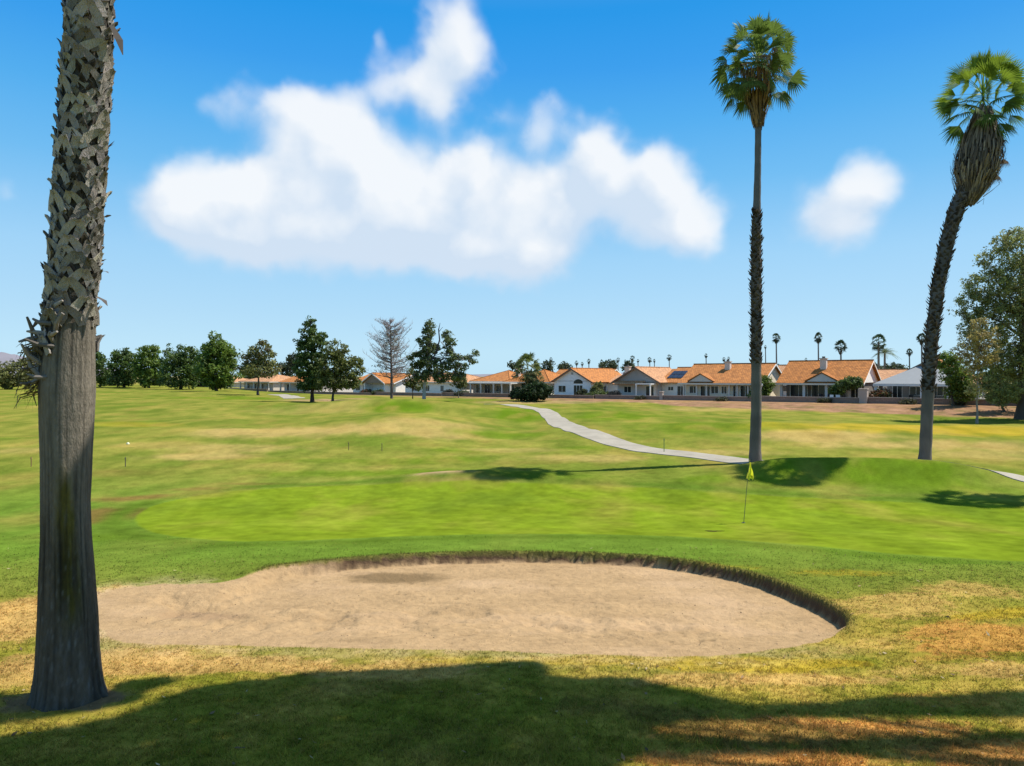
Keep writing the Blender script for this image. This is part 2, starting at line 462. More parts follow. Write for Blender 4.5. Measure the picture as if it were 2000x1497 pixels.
def ground_color(x, y, sd=None, w=None):
    x = np.asarray(x, float).ravel(); y = np.asarray(y, float).ravel()
    if sd is None:
        sd, w = bunker(x, y)
    sd = np.ravel(sd); w = np.ravel(w)
    n = len(x); c = np.empty((n, 3))
    r = np.hypot(x, y)
    a = fbm(x / 9., y / 12., 4, 1); b = fbm(x / 1.7, y / 2.4, 4, 2); e = fbm(x / .45, y / .4, 3, 4)
    c[:] = (.128, .163, .032)
    c = mixc_(c, (.235, .215, .060), np.clip(.35 + 1.0 * a + .55 * b, 0, 1) * sstep(10, 34, r) * .72)
    c = mixc_(c, (.10, .165, .022), np.clip(-.15 - 1.2 * a + .5 * b, 0, 1) * .8)
    # near rough: dry yellow-green bermuda
    nr = sstep(13.5, 10.5, y) * sstep(0, 4, y)
    c = mixc_(c, (.235, .215, .035), nr * .8)
    c = mixc_(c, (.37, .23, .085), nr * np.clip(.25 + .9 * b + .5 * e, 0, 1) * .7)
    c = mixc_(c, (.12, .165, .018), nr * np.clip(-.1 - .9 * b + .6 * fbm(x / 1.1, y / .8, 3, 9), 0, 1) * .85)
    # ring between bunker and green is greener
    br = sstep(13, 16.5, y) * sstep(34, 24, y)
    c = mixc_(c, (.092, .170, .026), br * .8)
    # patches
    jx = .42 * fbm(x / (1 + .08 * r), y / (1 + .06 * r), 5, 14) + .22 * fbm(x / (.3 + .02 * r), y / (.25 + .015 * r), 3, 19)
    fdt = fbm(x / .16, y / .13, 3, 44)
    for (cx, cy, sx, sy, rot, kind, amt) in PATCH:
        k = (np.abs(x - cx) < 3 * max(sx, sy)) & (np.abs(y - cy) < 3 * max(sx, sy))
        if not k.any():
            continue
        g = gauss(x[k], y[k], cx, cy, sx, sy, rot)
        m = np.clip(sstep(.25, .9, g + jx[k]) * amt, 0, 1) * sstep(0.03, .25, g)
        mf_ = sstep(.30, .70, m + .42 * fdt[k])
        nw = sstep(26, 14, r[k])
        m = m * (1 - nw * .75) + np.minimum(mf_, amt) * nw * .75
        c[k] = mixc_(c[k], KCOL[kind], np.clip(m, 0, 1))
    # putting green and collar
    k = (y > 15) & (y < 34) & (x > -20) & (x < 34)
    if k.any():
        g, _ = poly_sd(x[k], y[k], GP)
        g = g + .05 * fbm(x[k] / .8, y[k] / .8, 2, 6)
        mg = sstep(-.05, .12, g)
        gc = np.empty((k.sum(), 3)); gc[:] = (.132, .193, .016)
        v = np.clip(.5 + .9 * fbm(x[k] / 2.5, y[k] / 4.5, 4, 7), 0, 1)
        gc = gc * (.90 + .18 * v)[:, None]
        gc = gc * (1 + .07 * fbm(x[k] / .45, y[k] / .45, 4, 37))[:, None]
        stripe = .5 + .5 * np.sin((x[k] * .35 + y[k]) * 5.2)
        gc = gc * (1 - .05 * sstep(.3, .7, stripe))[:, None]
        gc = mixc_(gc, (.165, .205, .03), np.clip(fbm(x[k] / 1.7, y[k] / 3.0, 3, 8) * .5, 0, 1))
        ck = c[k]
        coll = np.exp(-((g + .55) / .45) ** 2)
        ck = mixc_(ck, (.075, .13, .018), np.clip(coll * .95, 0, 1))
        c[k] = ck * (1 - mg)[:, None] + gc * mg[:, None]
    # bare bank in front of the house wall
    t, s = row_st(x, y)
    bw_ = 4.8 * sstep(-16, 0, t)
    bank = sstep(12.5, 9.5, s - bw_ + 2.4 * fbm(x / 4, y / 4, 3, 15)) * sstep(-140, -70, t) * sstep(0, 2, s)
    bank = bank * sstep(-75, -20, t + 10 * fbm(x / 9, y / 9, 2, 16)) + .5 * bank * sstep(-20, -75, t)
    bc = np.empty((n, 3)); bc[:] = (.29, .175, .14)
    bc = bc * (.85 + .5 * fbm(x / 1.4, y / 1.4, 4, 17))[:, None]
    c = c * (1 - bank)[:, None] + bc * bank[:, None]
    yard = sstep(2, 1.0, s) * sstep(-160, -120, t) * sstep(-200, -40, s)
    c = mixc_(c, (.30, .24, .18), yard * .8)
    c = mixc_(c, (.22, .20, .12), sstep(250, 500, r))
    # mottling
    st_ = fbm(x / 3.2, y / 5.5, 4, 27)
    c = mixc_(c, (.27, .20, .07), np.clip(st_ * .8, 0, .5) * sstep(12, 30, r))
    c = mixc_(c, (.065, .115, .016), np.clip(-st_ * .9, 0, .6) * sstep(12, 30, r))
    c = c * (1 + .24 * b[:, None] + .10 * a[:, None] + .16 * fbm(x / .9, y / .6, 3, 28)[:, None] * sstep(60, 15, r)[:, None] + .30 * (fbm(x / .5, y / .5, 3, 36) * sstep(14, 22, r) * sstep(75, 35, r))[:, None])
    c = c * (1 + (.34 * e * sstep(24, 10, r))[:, None])
    c = c * np.array([1.02, .95, .70])[None, :]
    c = c * (1 + .34 * (fbm(x / .13, y / .11, 3, 29) * sstep(15, 8, r))[:, None])
    # sand
    ms = sstep(-.01, .02, sd)
    scol = np.empty((n, 3)); scol[:] = (.335, .222, .112)
    f3 = fbm(x / 1.2, y / .7, 5, 22)
    scol = scol * (1 + .22 * f3 + .22 * fbm(x / .16, y / .11, 4, 26))[:, None]
    scol = mixc_(scol, (.43, .29, .165), np.clip(fbm(x / 2.6, y / 1.3, 4, 23) * 1.1, 0, .7))
    pit = np.clip(perlin(x / .17, y / .14, 38) - .28, 0, 1) * np.clip(perlin(x / 1.3, y / .9, 39) + .35, 0, 1)
    scol = scol * (1 - np.clip(pit * 1.6, 0, .5))[:, None]
    dark_sand = gauss(x, y, *W(770, 1112), 1.25, .55)  # darker oval patch of sand near the back edge
    scol = mixc_(scol, (.13, .085, .04), np.clip(sstep(.3, .8, dark_sand + .3 * fbm(x / .5, y / .4, 3, 24)) * .8, 0, 1))
    dark_sand2 = gauss(x, y, *W(400, 1190), .9, .5)  # slightly darker patch of sand towards the left end
    scol = mixc_(scol, (.24, .155, .085), np.clip(sstep(.3, .8, dark_sand2 + .3 * f3) * .7, 0, 1))
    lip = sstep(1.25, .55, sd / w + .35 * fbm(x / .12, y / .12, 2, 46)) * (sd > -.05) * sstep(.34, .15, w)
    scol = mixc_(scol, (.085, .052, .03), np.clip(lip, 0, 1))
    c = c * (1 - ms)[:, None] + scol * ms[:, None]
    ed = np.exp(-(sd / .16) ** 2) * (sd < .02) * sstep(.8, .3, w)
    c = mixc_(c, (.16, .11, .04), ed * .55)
    # left end blends to dusty ground
    dl = np.exp(-(sd / .5) ** 2) * (sd < 0) * sstep(1.0, 2.2, w)
    c = mixc_(c, (.42, .31, .17), np.clip(dl * (.5 + .8 * e), 0, 1) * .7)
    return np.clip(c, .004, .85)


# ------------------------------------------------------------------ mesh building
class MB:
    def __init__(self):
        self.v = []; self.f = []; self.c = []; self.n = 0

    def add(self, v, f, c=None):
        """v (n,3); f (m,k) all the same size; c (3,) or (n,3)"""
        v = np.asarray(v, float).reshape(-1, 3); f = np.asarray(f, np.int64)
        self.v.append(v); self.f.append(f + self.n)
        if c is None:
            c = (1, 1, 1)
        c = np.asarray(c, float)
        if c.ndim == 1:
            c = np.tile(c, (len(v), 1))
        self.c.append(c); self.n += len(v)

    def box(self, x0, x1, y0, y1, z0, z1, c=None, bev=0):
        v = [(x0, y0, z0), (x1, y0, z0), (x1, y1, z0), (x0, y1, z0), (x0, y0, z1), (x1, y0, z1), (x1, y1, z1), (x0, y1, z1)]
        self.add(v, [(0, 3, 2, 1), (4, 5, 6, 7), (0, 1, 5, 4), (1, 2, 6, 5), (2, 3, 7, 6), (3, 0, 4, 7)], c)

    def tube(self, pts, rad, n=8, c=None, cap=True, tw=0.0, squash=None):
        pts = np.asarray(pts, float); rad = np.broadcast_to(np.asarray(rad, float), (len(pts),))
        V = []
        up = np.array([0.0, 0, 1])
        for i, p in enumerate(pts):
            d = pts[min(i + 1, len(pts) - 1)] - pts[max(i - 1, 0)]
            d = d / (np.linalg.norm(d) + 1e-9)
            ref = np.array([1.0, 0, 0]) if abs(d[2]) > .8 else up
            a = np.cross(d, ref); a /= np.linalg.norm(a) + 1e-9; b = np.cross(d, a)
            for k in range(n):
                t = 2 * math.pi * k / n
                V.append(p + rad[i] * (math.cos(t) * a + math.sin(t) * b))
        Fq = []
        for i in range(len(pts) - 1):
            for k in range(n):
                Fq.append((i * n + k, i * n + (k + 1) % n, (i + 1) * n + (k + 1) % n, (i + 1) * n + k))
        self.add(V, Fq, c)
        if cap:
            self.add([V[k] for k in range(n)], [tuple(range(n))], c if c is None or np.ndim(c) == 1 else np.asarray(c)[:n])
            self.add([V[(len(pts) - 1) * n + k] for k in range(n)], [tuple(range(n))[::-1]], c if c is None or np.ndim(c) == 1 else np.asarray(c)[-n:])

    def build(self, name, mat, parent=None, smooth=False):
        me = bpy.data.meshes.new(name)
        if self.n:
            V = np.concatenate(self.v); C = np.concatenate(self.c)
            me.vertices.add(len(V)); me.vertices.foreach_set('co', V.astype(np.float32).ravel())
            idx = np.concatenate([f.ravel() for f in self.f]).astype(np.int32)
            tot = np.concatenate([np.full(len(f), f.shape[1]) for f in self.f])
            st = np.concatenate([[0], np.cumsum(tot)[:-1]]).astype(np.int32)
            me.loops.add(len(idx)); me.loops.foreach_set('vertex_index', idx)
            me.polygons.add(len(st)); me.polygons.foreach_set('loop_start', st)
            me.update(calc_edges=True)
            me.polygons.foreach_set('use_smooth', np.full(len(st), smooth))
            at = me.color_attributes.new('Col', 'FLOAT_COLOR', 'POINT')
            at.data.foreach_set('color', np.concatenate([C, np.ones((len(C), 1))], 1).astype(np.float32).ravel())
        me.materials.append(mat)
        o = bpy.data.objects.new(name, me); COL.objects.link(o)
        if parent is not None:
            o.parent = parent
        return o


def tag(o, label, cat, group=None):
    o['label'] = label; o['category'] = cat
    if group:
        o['group'] = group
    return o


def thing(name, label, cat, loc=(0, 0, 0), rotz=0.0, group=None):
    o = bpy.data.objects.new(name, None); COL.objects.link(o)
    o.location = loc; o.rotation_euler = (0, 0, rotz); o.empty_display_size = .3
    return tag(o, label, cat, group)


def struct(o, kind='structure'):
    o['kind'] = kind
    return o


# ------------------------------------------------------------------ materials
def make_mat(name, color=None, rough=.8, vary=.25, nscale=3.0, bump=0.0, bscale=20.0, trans=0.0, stretch=None, spec=.3, fine=0.0, fscale=60., coord='Object'):
    m = bpy.data.materials.new(name); m.use_nodes = True
    t = m.node_tree; t.nodes.clear()
    out = nd(t, 'ShaderNodeOutputMaterial')
    bs = nd(t, 'ShaderNodeBsdfPrincipled')
    bs.inputs['Roughness'].default_value = rough
    bs.inputs['Specular IOR Level'].default_value = spec
    tcn = nd(t, 'ShaderNodeTexCoord'); vec = tcn.outputs[coord]
    if stretch:
        mp = nd(t, 'ShaderNodeMapping'); mp.inputs['Scale'].default_value = stretch
        t.links.new(vec, mp.inputs['Vector']); vec = mp.outputs[0]
    if color is None:
        at = nd(t, 'ShaderNodeAttribute'); at.attribute_name = 'Col'; col = at.outputs['Color']
    else:
        rg = nd(t, 'ShaderNodeRGB'); rg.outputs[0].default_value = (*color, 1); col = rg.outputs[0]
    for (amt, scl) in ((vary, nscale), (fine, fscale)):
        if amt <= 0:
            continue
        nz = nd(t, 'ShaderNodeTexNoise'); nz.inputs['Scale'].default_value = scl; nz.inputs['Detail'].default_value = 6
        nz.inputs['Roughness'].default_value = .62
        t.links.new(vec, nz.inputs['Vector'])
        fac = mth(t, 'MULTIPLY_ADD', mth(t, 'SUBTRACT', nz.outputs['Fac'], .5), amt * 4, 1.0)
        fac = mth(t, 'MAXIMUM', fac, .1)
        sc_ = vmth(t, 'SCALE', col); t.links.new(fac, sc_.inputs['Scale']); col = sc_.outputs[0]
    t.links.new(col, bs.inputs['Base Color'])
    if bump > 0:
        nb = nd(t, 'ShaderNodeTexNoise'); nb.inputs['Scale'].default_value = bscale; nb.inputs['Detail'].default_value = 7
        nb.inputs['Roughness'].default_value = .65
        t.links.new(vec, nb.inputs['Vector'])
        bp = nd(t, 'ShaderNodeBump'); bp.inputs['Strength'].default_value = min(1, bump); bp.inputs['Distance'].default_value = .05 * max(1, bump)
        t.links.new(nb.outputs['Fac'], bp.inputs['Height']); t.links.new(bp.outputs[0], bs.inputs['Normal'])
    sh = bs.outputs[0]
    if trans > 0:
        tr = nd(t, 'ShaderNodeBsdfTranslucent'); t.links.new(col, tr.inputs['Color'])
        mx = nd(t, 'ShaderNodeMixShader'); mx.inputs[0].default_value = trans
        t.links.new(sh, mx.inputs[1]); t.links.new(tr.outputs[0], mx.inputs[2]); sh = mx.outputs[0]
    t.links.new(sh, out.inputs['Surface'])
    return m


M_ground = make_mat('turf', None, rough=.95, vary=.16, nscale=9, bump=.5, bscale=26, spec=0, fine=.15, fscale=70)
M_green = make_mat('green_turf', None, rough=.9, vary=.07, nscale=6, bump=.15, bscale=40, spec=0, fine=.05, fscale=50)
M_sand = make_mat('sand', None, rough=.98, vary=.07, nscale=5, bump=.9, bscale=9, spec=.05, fine=.10, fscale=45)
M_grass = make_mat('grass_blade', None, rough=.75, vary=0, trans=.45, spec=.08)
M_leaf = make_mat('leaf', None, rough=.6, vary=0, trans=.40, spec=.3)
M_dead = make_mat('dead_leaf', None, rough=.9, vary=.12, nscale=4, trans=.12, spec=.1)
M_bark = make_mat('bark', None, rough=.92, vary=.22, nscale=3, bump=1.0, bscale=14, stretch=(1, 1, .25), spec=.15)
M_stucco = make_mat('stucco', None, rough=.9, vary=.05, nscale=1.2, bump=.25, bscale=30, spec=.2)
M_path = make_mat('concrete', (.30, .265, .205), rough=.9, vary=.22, nscale=.7, bump=.4, bscale=30, spec=.2, fine=.08, fscale=20)
M_trim = make_mat('trim_paint', None, rough=.6, vary=.04, nscale=2, spec=.4)
M_glass = make_mat('window_glass', (.02, .025, .03), rough=.2, vary=0, spec=.5)
M_metal = make_mat('metal', None, rough=.45, vary=.03, spec=.5)
M_flag = make_mat('flag_cloth', (.86, .82, .05), rough=.8, vary=.04, nscale=8, trans=.45)
M_shrub = M_leaf


def roof_mat():
    m = bpy.data.materials.new('clay_tile'); m.use_nodes = True
    t = m.node_tree; t.nodes.clear()
    out = nd(t, 'ShaderNodeOutputMaterial'); bs = nd(t, 'ShaderNodeBsdfPrincipled')
    bs.inputs['Roughness'].default_value = .85; bs.inputs['Specular IOR Level'].default_value = .15
    at = nd(t, 'ShaderNodeAttribute'); at.attribute_name = 'Col'
    tcn = nd(t, 'ShaderNodeTexCoord')
    br = nd(t, 'ShaderNodeTexBrick'); br.inputs['Scale'].default_value = 1.0
    br.inputs['Brick Width'].default_value = .34; br.inputs['Row Height'].default_value = .30; br.inputs['Mortar Size'].default_value = .025
    br.inputs['Color1'].default_value = (1.15, 1.05, .9, 1); br.inputs['Color2'].default_value = (.72, .66, .62, 1); br.inputs['Mortar'].default_value = (.45, .42, .4, 1)
    t.links.new(tcn.outputs['Object'], br.inputs['Vector'])
    mu = nd(t, 'ShaderNodeMix', data_type='RGBA', blend_type='MULTIPLY'); mu.inputs['Factor'].default_value = 1
    t.links.new(at.outputs['Color'], mu.inputs['A']); t.links.new(br.outputs['Color'], mu.inputs['B'])
    nz = nd(t, 'ShaderNodeTexNoise'); nz.inputs['Scale'].default_value = 1.6; nz.inputs['Detail'].default_value = 6; nz.inputs['Roughness'].default_value = .7
    t.links.new(tcn.outputs['Object'], nz.inputs['Vector'])
    fac = mth(t, 'MULTIPLY_ADD', mth(t, 'SUBTRACT', nz.outputs['Fac'], .5), 1.1, 1.0)
    s_ = vmth(t, 'SCALE', mu.outputs['Result']); t.links.new(fac, s_.inputs['Scale'])
    t.links.new(s_.outputs[0], bs.inputs['Base Color'])
    wv = nd(t, 'ShaderNodeTexWave', wave_type='BANDS', bands_direction='X'); wv.inputs['Scale'].default_value = 3.1
    t.links.new(tcn.outputs['Object'], wv.inputs['Vector'])
    bp = nd(t, 'ShaderNodeBump'); bp.inputs['Strength'].default_value = .5; bp.inputs['Distance'].default_value = .06
    t.links.new(wv.outputs['Fac'], bp.inputs['Height']); t.links.new(bp.outputs[0], bs.inputs['Normal'])
    t.links.new(bs.outputs[0], out.inputs['Surface'])
    return m


M_roof = roof_mat()


def block_mat():
    m = bpy.data.materials.new('garden_block'); m.use_nodes = True
    t = m.node_tree; t.nodes.clear()
    out = nd(t, 'ShaderNodeOutputMaterial'); bs = nd(t, 'ShaderNodeBsdfPrincipled'); bs.inputs['Roughness'].default_value = .9
    tcn = nd(t, 'ShaderNodeTexCoord')
    mp = nd(t, 'ShaderNodeMapping'); mp.inputs['Rotation'].default_value = (math.radians(90), 0, 0)
    t.links.new(tcn.outputs['Object'], mp.inputs['Vector'])
    br = nd(t, 'ShaderNodeTexBrick'); br.inputs['Scale'].default_value = 1.0
    br.inputs['Brick Width'].default_value = .4; br.inputs['Row Height'].default_value = .2; br.inputs['Mortar Size'].default_value = .012
    br.inputs['Color1'].default_value = (.27, .19, .145, 1); br.inputs['Color2'].default_value = (.21, .145, .11, 1); br.inputs['Mortar'].default_value = (.14, .10, .08, 1)
    t.links.new(mp.outputs[0], br.inputs['Vector'])
    t.links.new(br.outputs['Color'], bs.inputs['Base Color'])
    t.links.new(bs.outputs[0], out.inputs['Surface'])
    return m


M_block = block_mat()

# ------------------------------------------------------------------ ground sheet
fr = np.linspace(-math.radians(43), math.radians(43), 1050)
bk = np.linspace(math.radians(43), math.radians(317), 80)[1:-1]
th = np.concatenate([fr, bk])
rs = [0.5, 1.2, 2, 2.8, 3.5]
r = 4.2; dinv = (1 / 4.2 - 1 / 150) / 800
while r < 230:
    rs.append(r)
    st = min(max(dinv * r * r, .006), .7 if r < 150 else 3)
    r += st
while r < 9000:
    rs.append(r); r *= 1.12
rs.append(9500)
rs = np.array(rs)
TH, RR = np.meshgrid(th, rs)
gx = (RR * np.sin(TH)); gy = (RR * np.cos(TH))
hh, sdg, wg = HT(gx.ravel(), gy.ravel(), True)
gcol = ground_color(gx, gy, sdg, wg)
gv = np.stack([gx.ravel(), gy.ravel(), CZ - hh], 1)
nr_, nt_ = RR.shape
i0 = np.arange(nr_ - 1)[:, None] * nt_ + np.arange(nt_)[None, :]
i1 = np.arange(nr_ - 1)[:, None] * nt_ + (np.arange(nt_)[None, :] + 1) % nt_
quads = np.stack([i0, i0 + nt_, i1 + nt_, i1], -1).reshape(-1, 4)
cx = gv[quads[:, 0], 0]; cy = gv[quads[:, 0], 1]
issand = (sdg.ravel()[quads].mean(1) > 0.0)
isgreen = np.zeros(len(quads), bool)
kk = (cy > 15) & (cy < 34) & (cx > -20) & (cx < 34)
gsd, _ = poly_sd(gv[quads[kk]].mean(1)[:, 0], gv[quads[kk]].mean(1)[:, 1], GP)
isgreen[np.where(kk)[0]] = gsd > 0
hub = len(gv)


def sub_mesh(name, mat, q, tri=False):
    used, inv = np.unique(q, return_inverse=True)
    mb = MB(); mb.add(gv[used], inv.reshape(q.shape), gcol[used])
    if tri:
        c0 = np.array([[0, 0, CZ - 3.5]])
        mb.add(np.concatenate([gv[:nt_], c0]), [(i, (i + 1) % nt_, nt_) for i in range(nt_)], np.concatenate([gcol[:nt_], gcol[:1]]))
    return struct(mb.build(name, mat, smooth=True))


sub_mesh('ground', M_ground, quads[~issand & ~isgreen], True)
sub_mesh('bunker_sand', M_sand, quads[issand])
sub_mesh('putting_green', M_green, quads[isgreen])

# ------------------------------------------------------------------ cart path
def catmull(P, n):
    P = [np.array(p, float) for p in P]
    P = [2 * P[0] - P[1]] + P + [2 * P[-1] - P[-2]]
    out = []
    for i in range(1, len(P) - 2):
        p0, p1, p2, p3 = P[i - 1:i + 3]
        for k in range(n):
            t = k / n
            out.append(.5 * ((2 * p1) + (-p0 + p2) * t + (2 * p0 - 5 * p1 + 4 * p2 - p3) * t * t + (-p0 + 3 * p1 - 3 * p2 + p3) * t ** 3))
    out.append(P[-2])
    return np.array(out)


def strip(name, center, width, mat, lift=.035):
    c = np.asarray(center); wdt = np.broadcast_to(width, (len(c),))
    d = np.gradient(c, axis=0); d /= np.linalg.norm(d, axis=1)[:, None]
    nrm = np.stack([-d[:, 1], d[:, 0]], 1)
    K = 9; V = []
    for i in range(len(c)):
        for k in range(K):
            o = (k / (K - 1) - .5) * wdt[i]
            p = c[i] + nrm[i] * o; V.append((p[0], p[1], 0))
    V = np.array(V); z = CZ - HT(V[:, 0], V[:, 1]); V[:, 2] = z + lift
    e = np.arange(len(c)) * K
    mb = MB()
    q = [(i * K + k, i * K + k + 1, (i + 1) * K + k + 1, (i + 1) * K + k) for i in range(len(c) - 1) for k in range(K - 1)]
    mb.add(V, q)
    for side in (0, K - 1):
        a = V[e + side]; b = a.copy(); b[:, 2] -= .12
        n = len(a)
        mb.add(np.concatenate([a, b]), [(i, i + 1, n + i + 1, n + i) for i in range(n - 1)])
    return struct(mb.build(name, mat, smooth=True))


pp = [W(955, 790), W(1000, 792), W(1062, 803), W(1103, 832), W(1210, 868), W(1380, 893), W(1460, 903)]
pp += [(15.5, 34.3), (19, 32.8), (22.0, 32.0), W(2010, 938), W(2200, 955), (48, 26)]
pc_ = catmull(pp, 14)
strip('path', pc_, 2.1 - .6 * sstep(12, 22, pc_[:, 0]) * (pc_[:, 1] < 36), M_path)
strip('far_path', catmull([W(540, 771), W(556, 773), W(568, 776), W(575, 779)], 8), 3.4, M_path)

# ------------------------------------------------------------------ grass blades on the near turf
def blades(name, X, Y, hgt, wid, colr, lean=.5):
    n = len(X); z = CZ - HT(X, Y)
    a = rng.random(n) * 2 * np.pi; la = rng.random(n) * 2 * np.pi; l = lean * rng.random(n) * hgt
    dx = np.cos(a) * wid * .5; dy = np.sin(a) * wid * .5
    V = np.empty((n, 3, 3))
    V[:, 0] = np.stack([X - dx, Y - dy, z - .004], 1); V[:, 1] = np.stack([X + dx, Y + dy, z - .004], 1)
    V[:, 2] = np.stack([X + np.cos(la) * l, Y + np.sin(la) * l, z + hgt], 1)
    mb = MB(); mb.add(V.reshape(-1, 3), np.arange(3 * n).reshape(-1, 3), np.repeat(colr, 3, 0))
    o = mb.build(name, M_grass)
    return o


def scatter(n, y0, y1, pw=1.0):
    # density falls off with distance
    yv = y0 * (y1 / y0) ** (rng.random(n) ** pw)
    xv = (rng.random(n) * 2 - 1) * .92 * yv
    return xv, yv


sx, sy = scatter(170000, 4.3, 19.2, 1.0)
k = 4
tx = np.repeat(sx, k) + rng.normal(0, .018, len(sx) * k); ty = np.repeat(sy, k) + rng.normal(0, .018, len(sx) * k)
sd_, w_ = bunker(tx, ty)
keep = (sd_ < -.01)
gsd_, _ = poly_sd(tx[::k], ty[::k], GP)
keep &= np.repeat(gsd_ < -.15, k)
den = np.clip(.75 + .9 * fbm(tx / .5, ty / .5, 3, 41), .15, 1)
soilm = gauss(tx, ty, *W(130, 1375), 1.0, .55)
keep &= rng.random(len(tx)) < den * (1 - .85 * sstep(.3, .7, soilm)) * (1 - .93 * sstep(11.5, 18.5, ty))
tx = tx[keep]; ty = ty[keep]; w_ = w_[keep]; sd_ = sd_[keep]
gc = ground_color(tx, ty)
gc = gc * (1.30 + .30 * rng.normal(size=(len(tx), 1)).clip(-1.5, 1.8))
tuft = rng.random(len(sx)).repeat(k)[keep]
br_ = tuft < .17
gc[br_] = gc[br_] * .5 + np.array([.36, .22, .07]) * .5
gr_ = (tuft > .80) & (tuft < .96)
dk_ = tuft > .98
gc[dk_] = gc[dk_] * .45
gc[gr_] = gc[gr_] * .45 + np.array([.12, .20, .02]) * .55
dist = np.hypot(tx, ty)
hg = (.010 + .020 * rng.random(len(tx))) * np.clip(1.0 + 1.3 * fbm(tx / .11, ty / .11, 2, 43), .35, 2.1) * (1 + .9 * sstep(10, 6, dist))
blade_o = blades('grass', tx, ty, hg, .0048 + .00068 * dist, np.clip(gc, .01, .7), 2.0)
struct(blade_o, 'stuff')
tag(blade_o, 'short dry green and straw coloured grass around the sand bunker', 'grass')
# overhanging fringe along the lip
per = BPs[(BPs[:, 2] < .6)]
seg = []
for i in range(len(BPs)):
    a = BPs[i]; b = BPs[(i + 1) % len(BPs)]
    if a[2] < .7 and b[2] < .7:
        L = np.hypot(*(b - a)[:2]); m = int(L * 420)
        t = rng.random(m)[:, None]; seg.append(a + (b - a) * t)
seg = np.concatenate(seg)
fx = seg[:, 0] + rng.normal(0, .05, len(seg)); fy = seg[:, 1] + rng.normal(.02, .05, len(seg))
s_, _ = bunker(fx, fy); kk = (s_ < .02); fx = fx[kk]; fy = fy[kk]
fc = np.where(rng.random((len(fx), 1)) < .5, np.array([[.10, .09, .03]]), np.array([[.18, .17, .04]])) * (1 + .3 * rng.normal(size=(len(fx), 1)).clip(-1.5, 1.5))
fo = blades('lip_grass', fx, fy, .02 + .05 * rng.random(len(fx)) * (.5 + .9 * (perlin(fx * 3, fy * 3, 2) + .5)), .008, np.clip(fc, .01, .5), .9)
struct(fo, 'stuff'); tag(fo, 'shaggy brown and green grass fringe along the back lip of the bunker', 'grass')

# ------------------------------------------------------------------ vegetation builders
def leaf_cloud(mb, centers, rad, per, size, col, var=.3, flat=.0, rs_=None, hue=None):
    """small quads in clumps; centers (n,3), rad (n,) clump radius"""
    g = rs_ or rng
    n = len(centers); N = n * per
    c = np.repeat(np.asarray(centers, float), per, 0)
    d = g.normal(size=(N, 3)); d /= np.linalg.norm(d, axis=1)[:, None]
    rr = np.repeat(np.broadcast_to(rad, (n,)), per)[:, None] * (.35 + .75 * g.random((N, 1)) ** .6)
    off = d * rr; off[:, 2] *= (1 - flat)
    p = c + off
    # leaf frame, tending to face outwards
    nrm = d * .8 + g.normal(size=(N, 3)) * .7 + np.array([0, 0, .3]); nrm /= np.linalg.norm(nrm, axis=1)[:, None]
    a = np.cross(nrm, g.normal(size=(N, 3))); a /= np.linalg.norm(a, axis=1)[:, None] + 1e-9
    b = np.cross(nrm, a)
    s = (size * (.6 + .8 * g.random((N, 1))))
    V = np.stack([p - a * s, p - b * s * .45 - a * s * .1, p + a * s, p + b * s * .45 + a * s * .1], 1)
    cc = np.asarray(col, float)
    if cc.ndim == 1:
        cc = np.tile(cc, (n, 1))
    cl = np.repeat(cc * (1 + var * .7 * g.normal(size=(n, 1)).clip(-1.4, 1.6)), per, 0)
    if hue is not None:
        m = (g.random((n, 1)) < hue[0]).repeat(per, 0).reshape(-1, 1)
        cl = np.where(m, np.asarray(hue[1])[None, :], cl)
    cl = np.clip(cl * (1 + var * .6 * g.normal(size=(N, 1)).clip(-1.5, 1.5)), .006, .8)
    mb.add(V.reshape(-1, 3), np.arange(4 * N).reshape(-1, 4), np.repeat(cl, 4, 0))


def blob_clumps(blobs, dens, crad, g=rng):
    """blobs: (centre, (rx,ry,rz)); returns clump centres on and inside the ellipsoids"""
    out = []
    for (c, rr) in blobs:
        rr = np.array(rr); area = 4 * math.pi * ((rr[0] * rr[1] + rr[1] * rr[2] + rr[0] * rr[2]) / 3)
        n = max(4, int(dens * 1.35 * area / (math.pi * crad * crad)))
        d = g.normal(size=(n, 3)); d /= np.linalg.norm(d, axis=1)[:, None]
        f = .55 + .5 * g.random((n, 1)) ** .7
        # uneven outline
        f = f * (1 + .22 * np.sin(d[:, :1] * 5 + c[0]) * np.cos(d[:, 2:3] * 6 + c[2]))
        out.append(np.array(c) + d * rr * f)
    return np.concatenate(out)


def limbs(mb, base, top, r0, r1, targets, col, n=7, wob=.12):
    base = np.array(base, float); top = np.array(top, float)
    K = 9; L = np.linalg.norm(top - base)
    pts = [base + (top - base) * (i / K) + (np.array([random.gauss(0, 1), random.gauss(0, 1), 0]) * wob * L * .05 if 0 < i else 0) for i in range(K + 1)]
    rad = [r0 + (r1 - r0) * (i / K) ** .8 for i in range(K + 1)]
    rad[0] *= 1.35
    pts.insert(0, base - np.array([0, 0, .4])); rad.insert(0, rad[0] * 1.1)
    mb.tube(pts, rad, n, col)
    for tg in targets:
        tg = np.array(tg, float)
        f = np.clip((tg[2] - base[2]) / (L + 1e-6) * .75, .15, .9)
        s = base + (top - base) * f
        mid = (s + tg) * .5 + np.array([0, 0, .08 * np.linalg.norm(tg - s)])
        rb = max(.02, (r0 + (r1 - r0) * f) * .5)
        mb.tube([s, mid, tg], [rb, rb * .6, rb * .25], 5, col, cap=False)


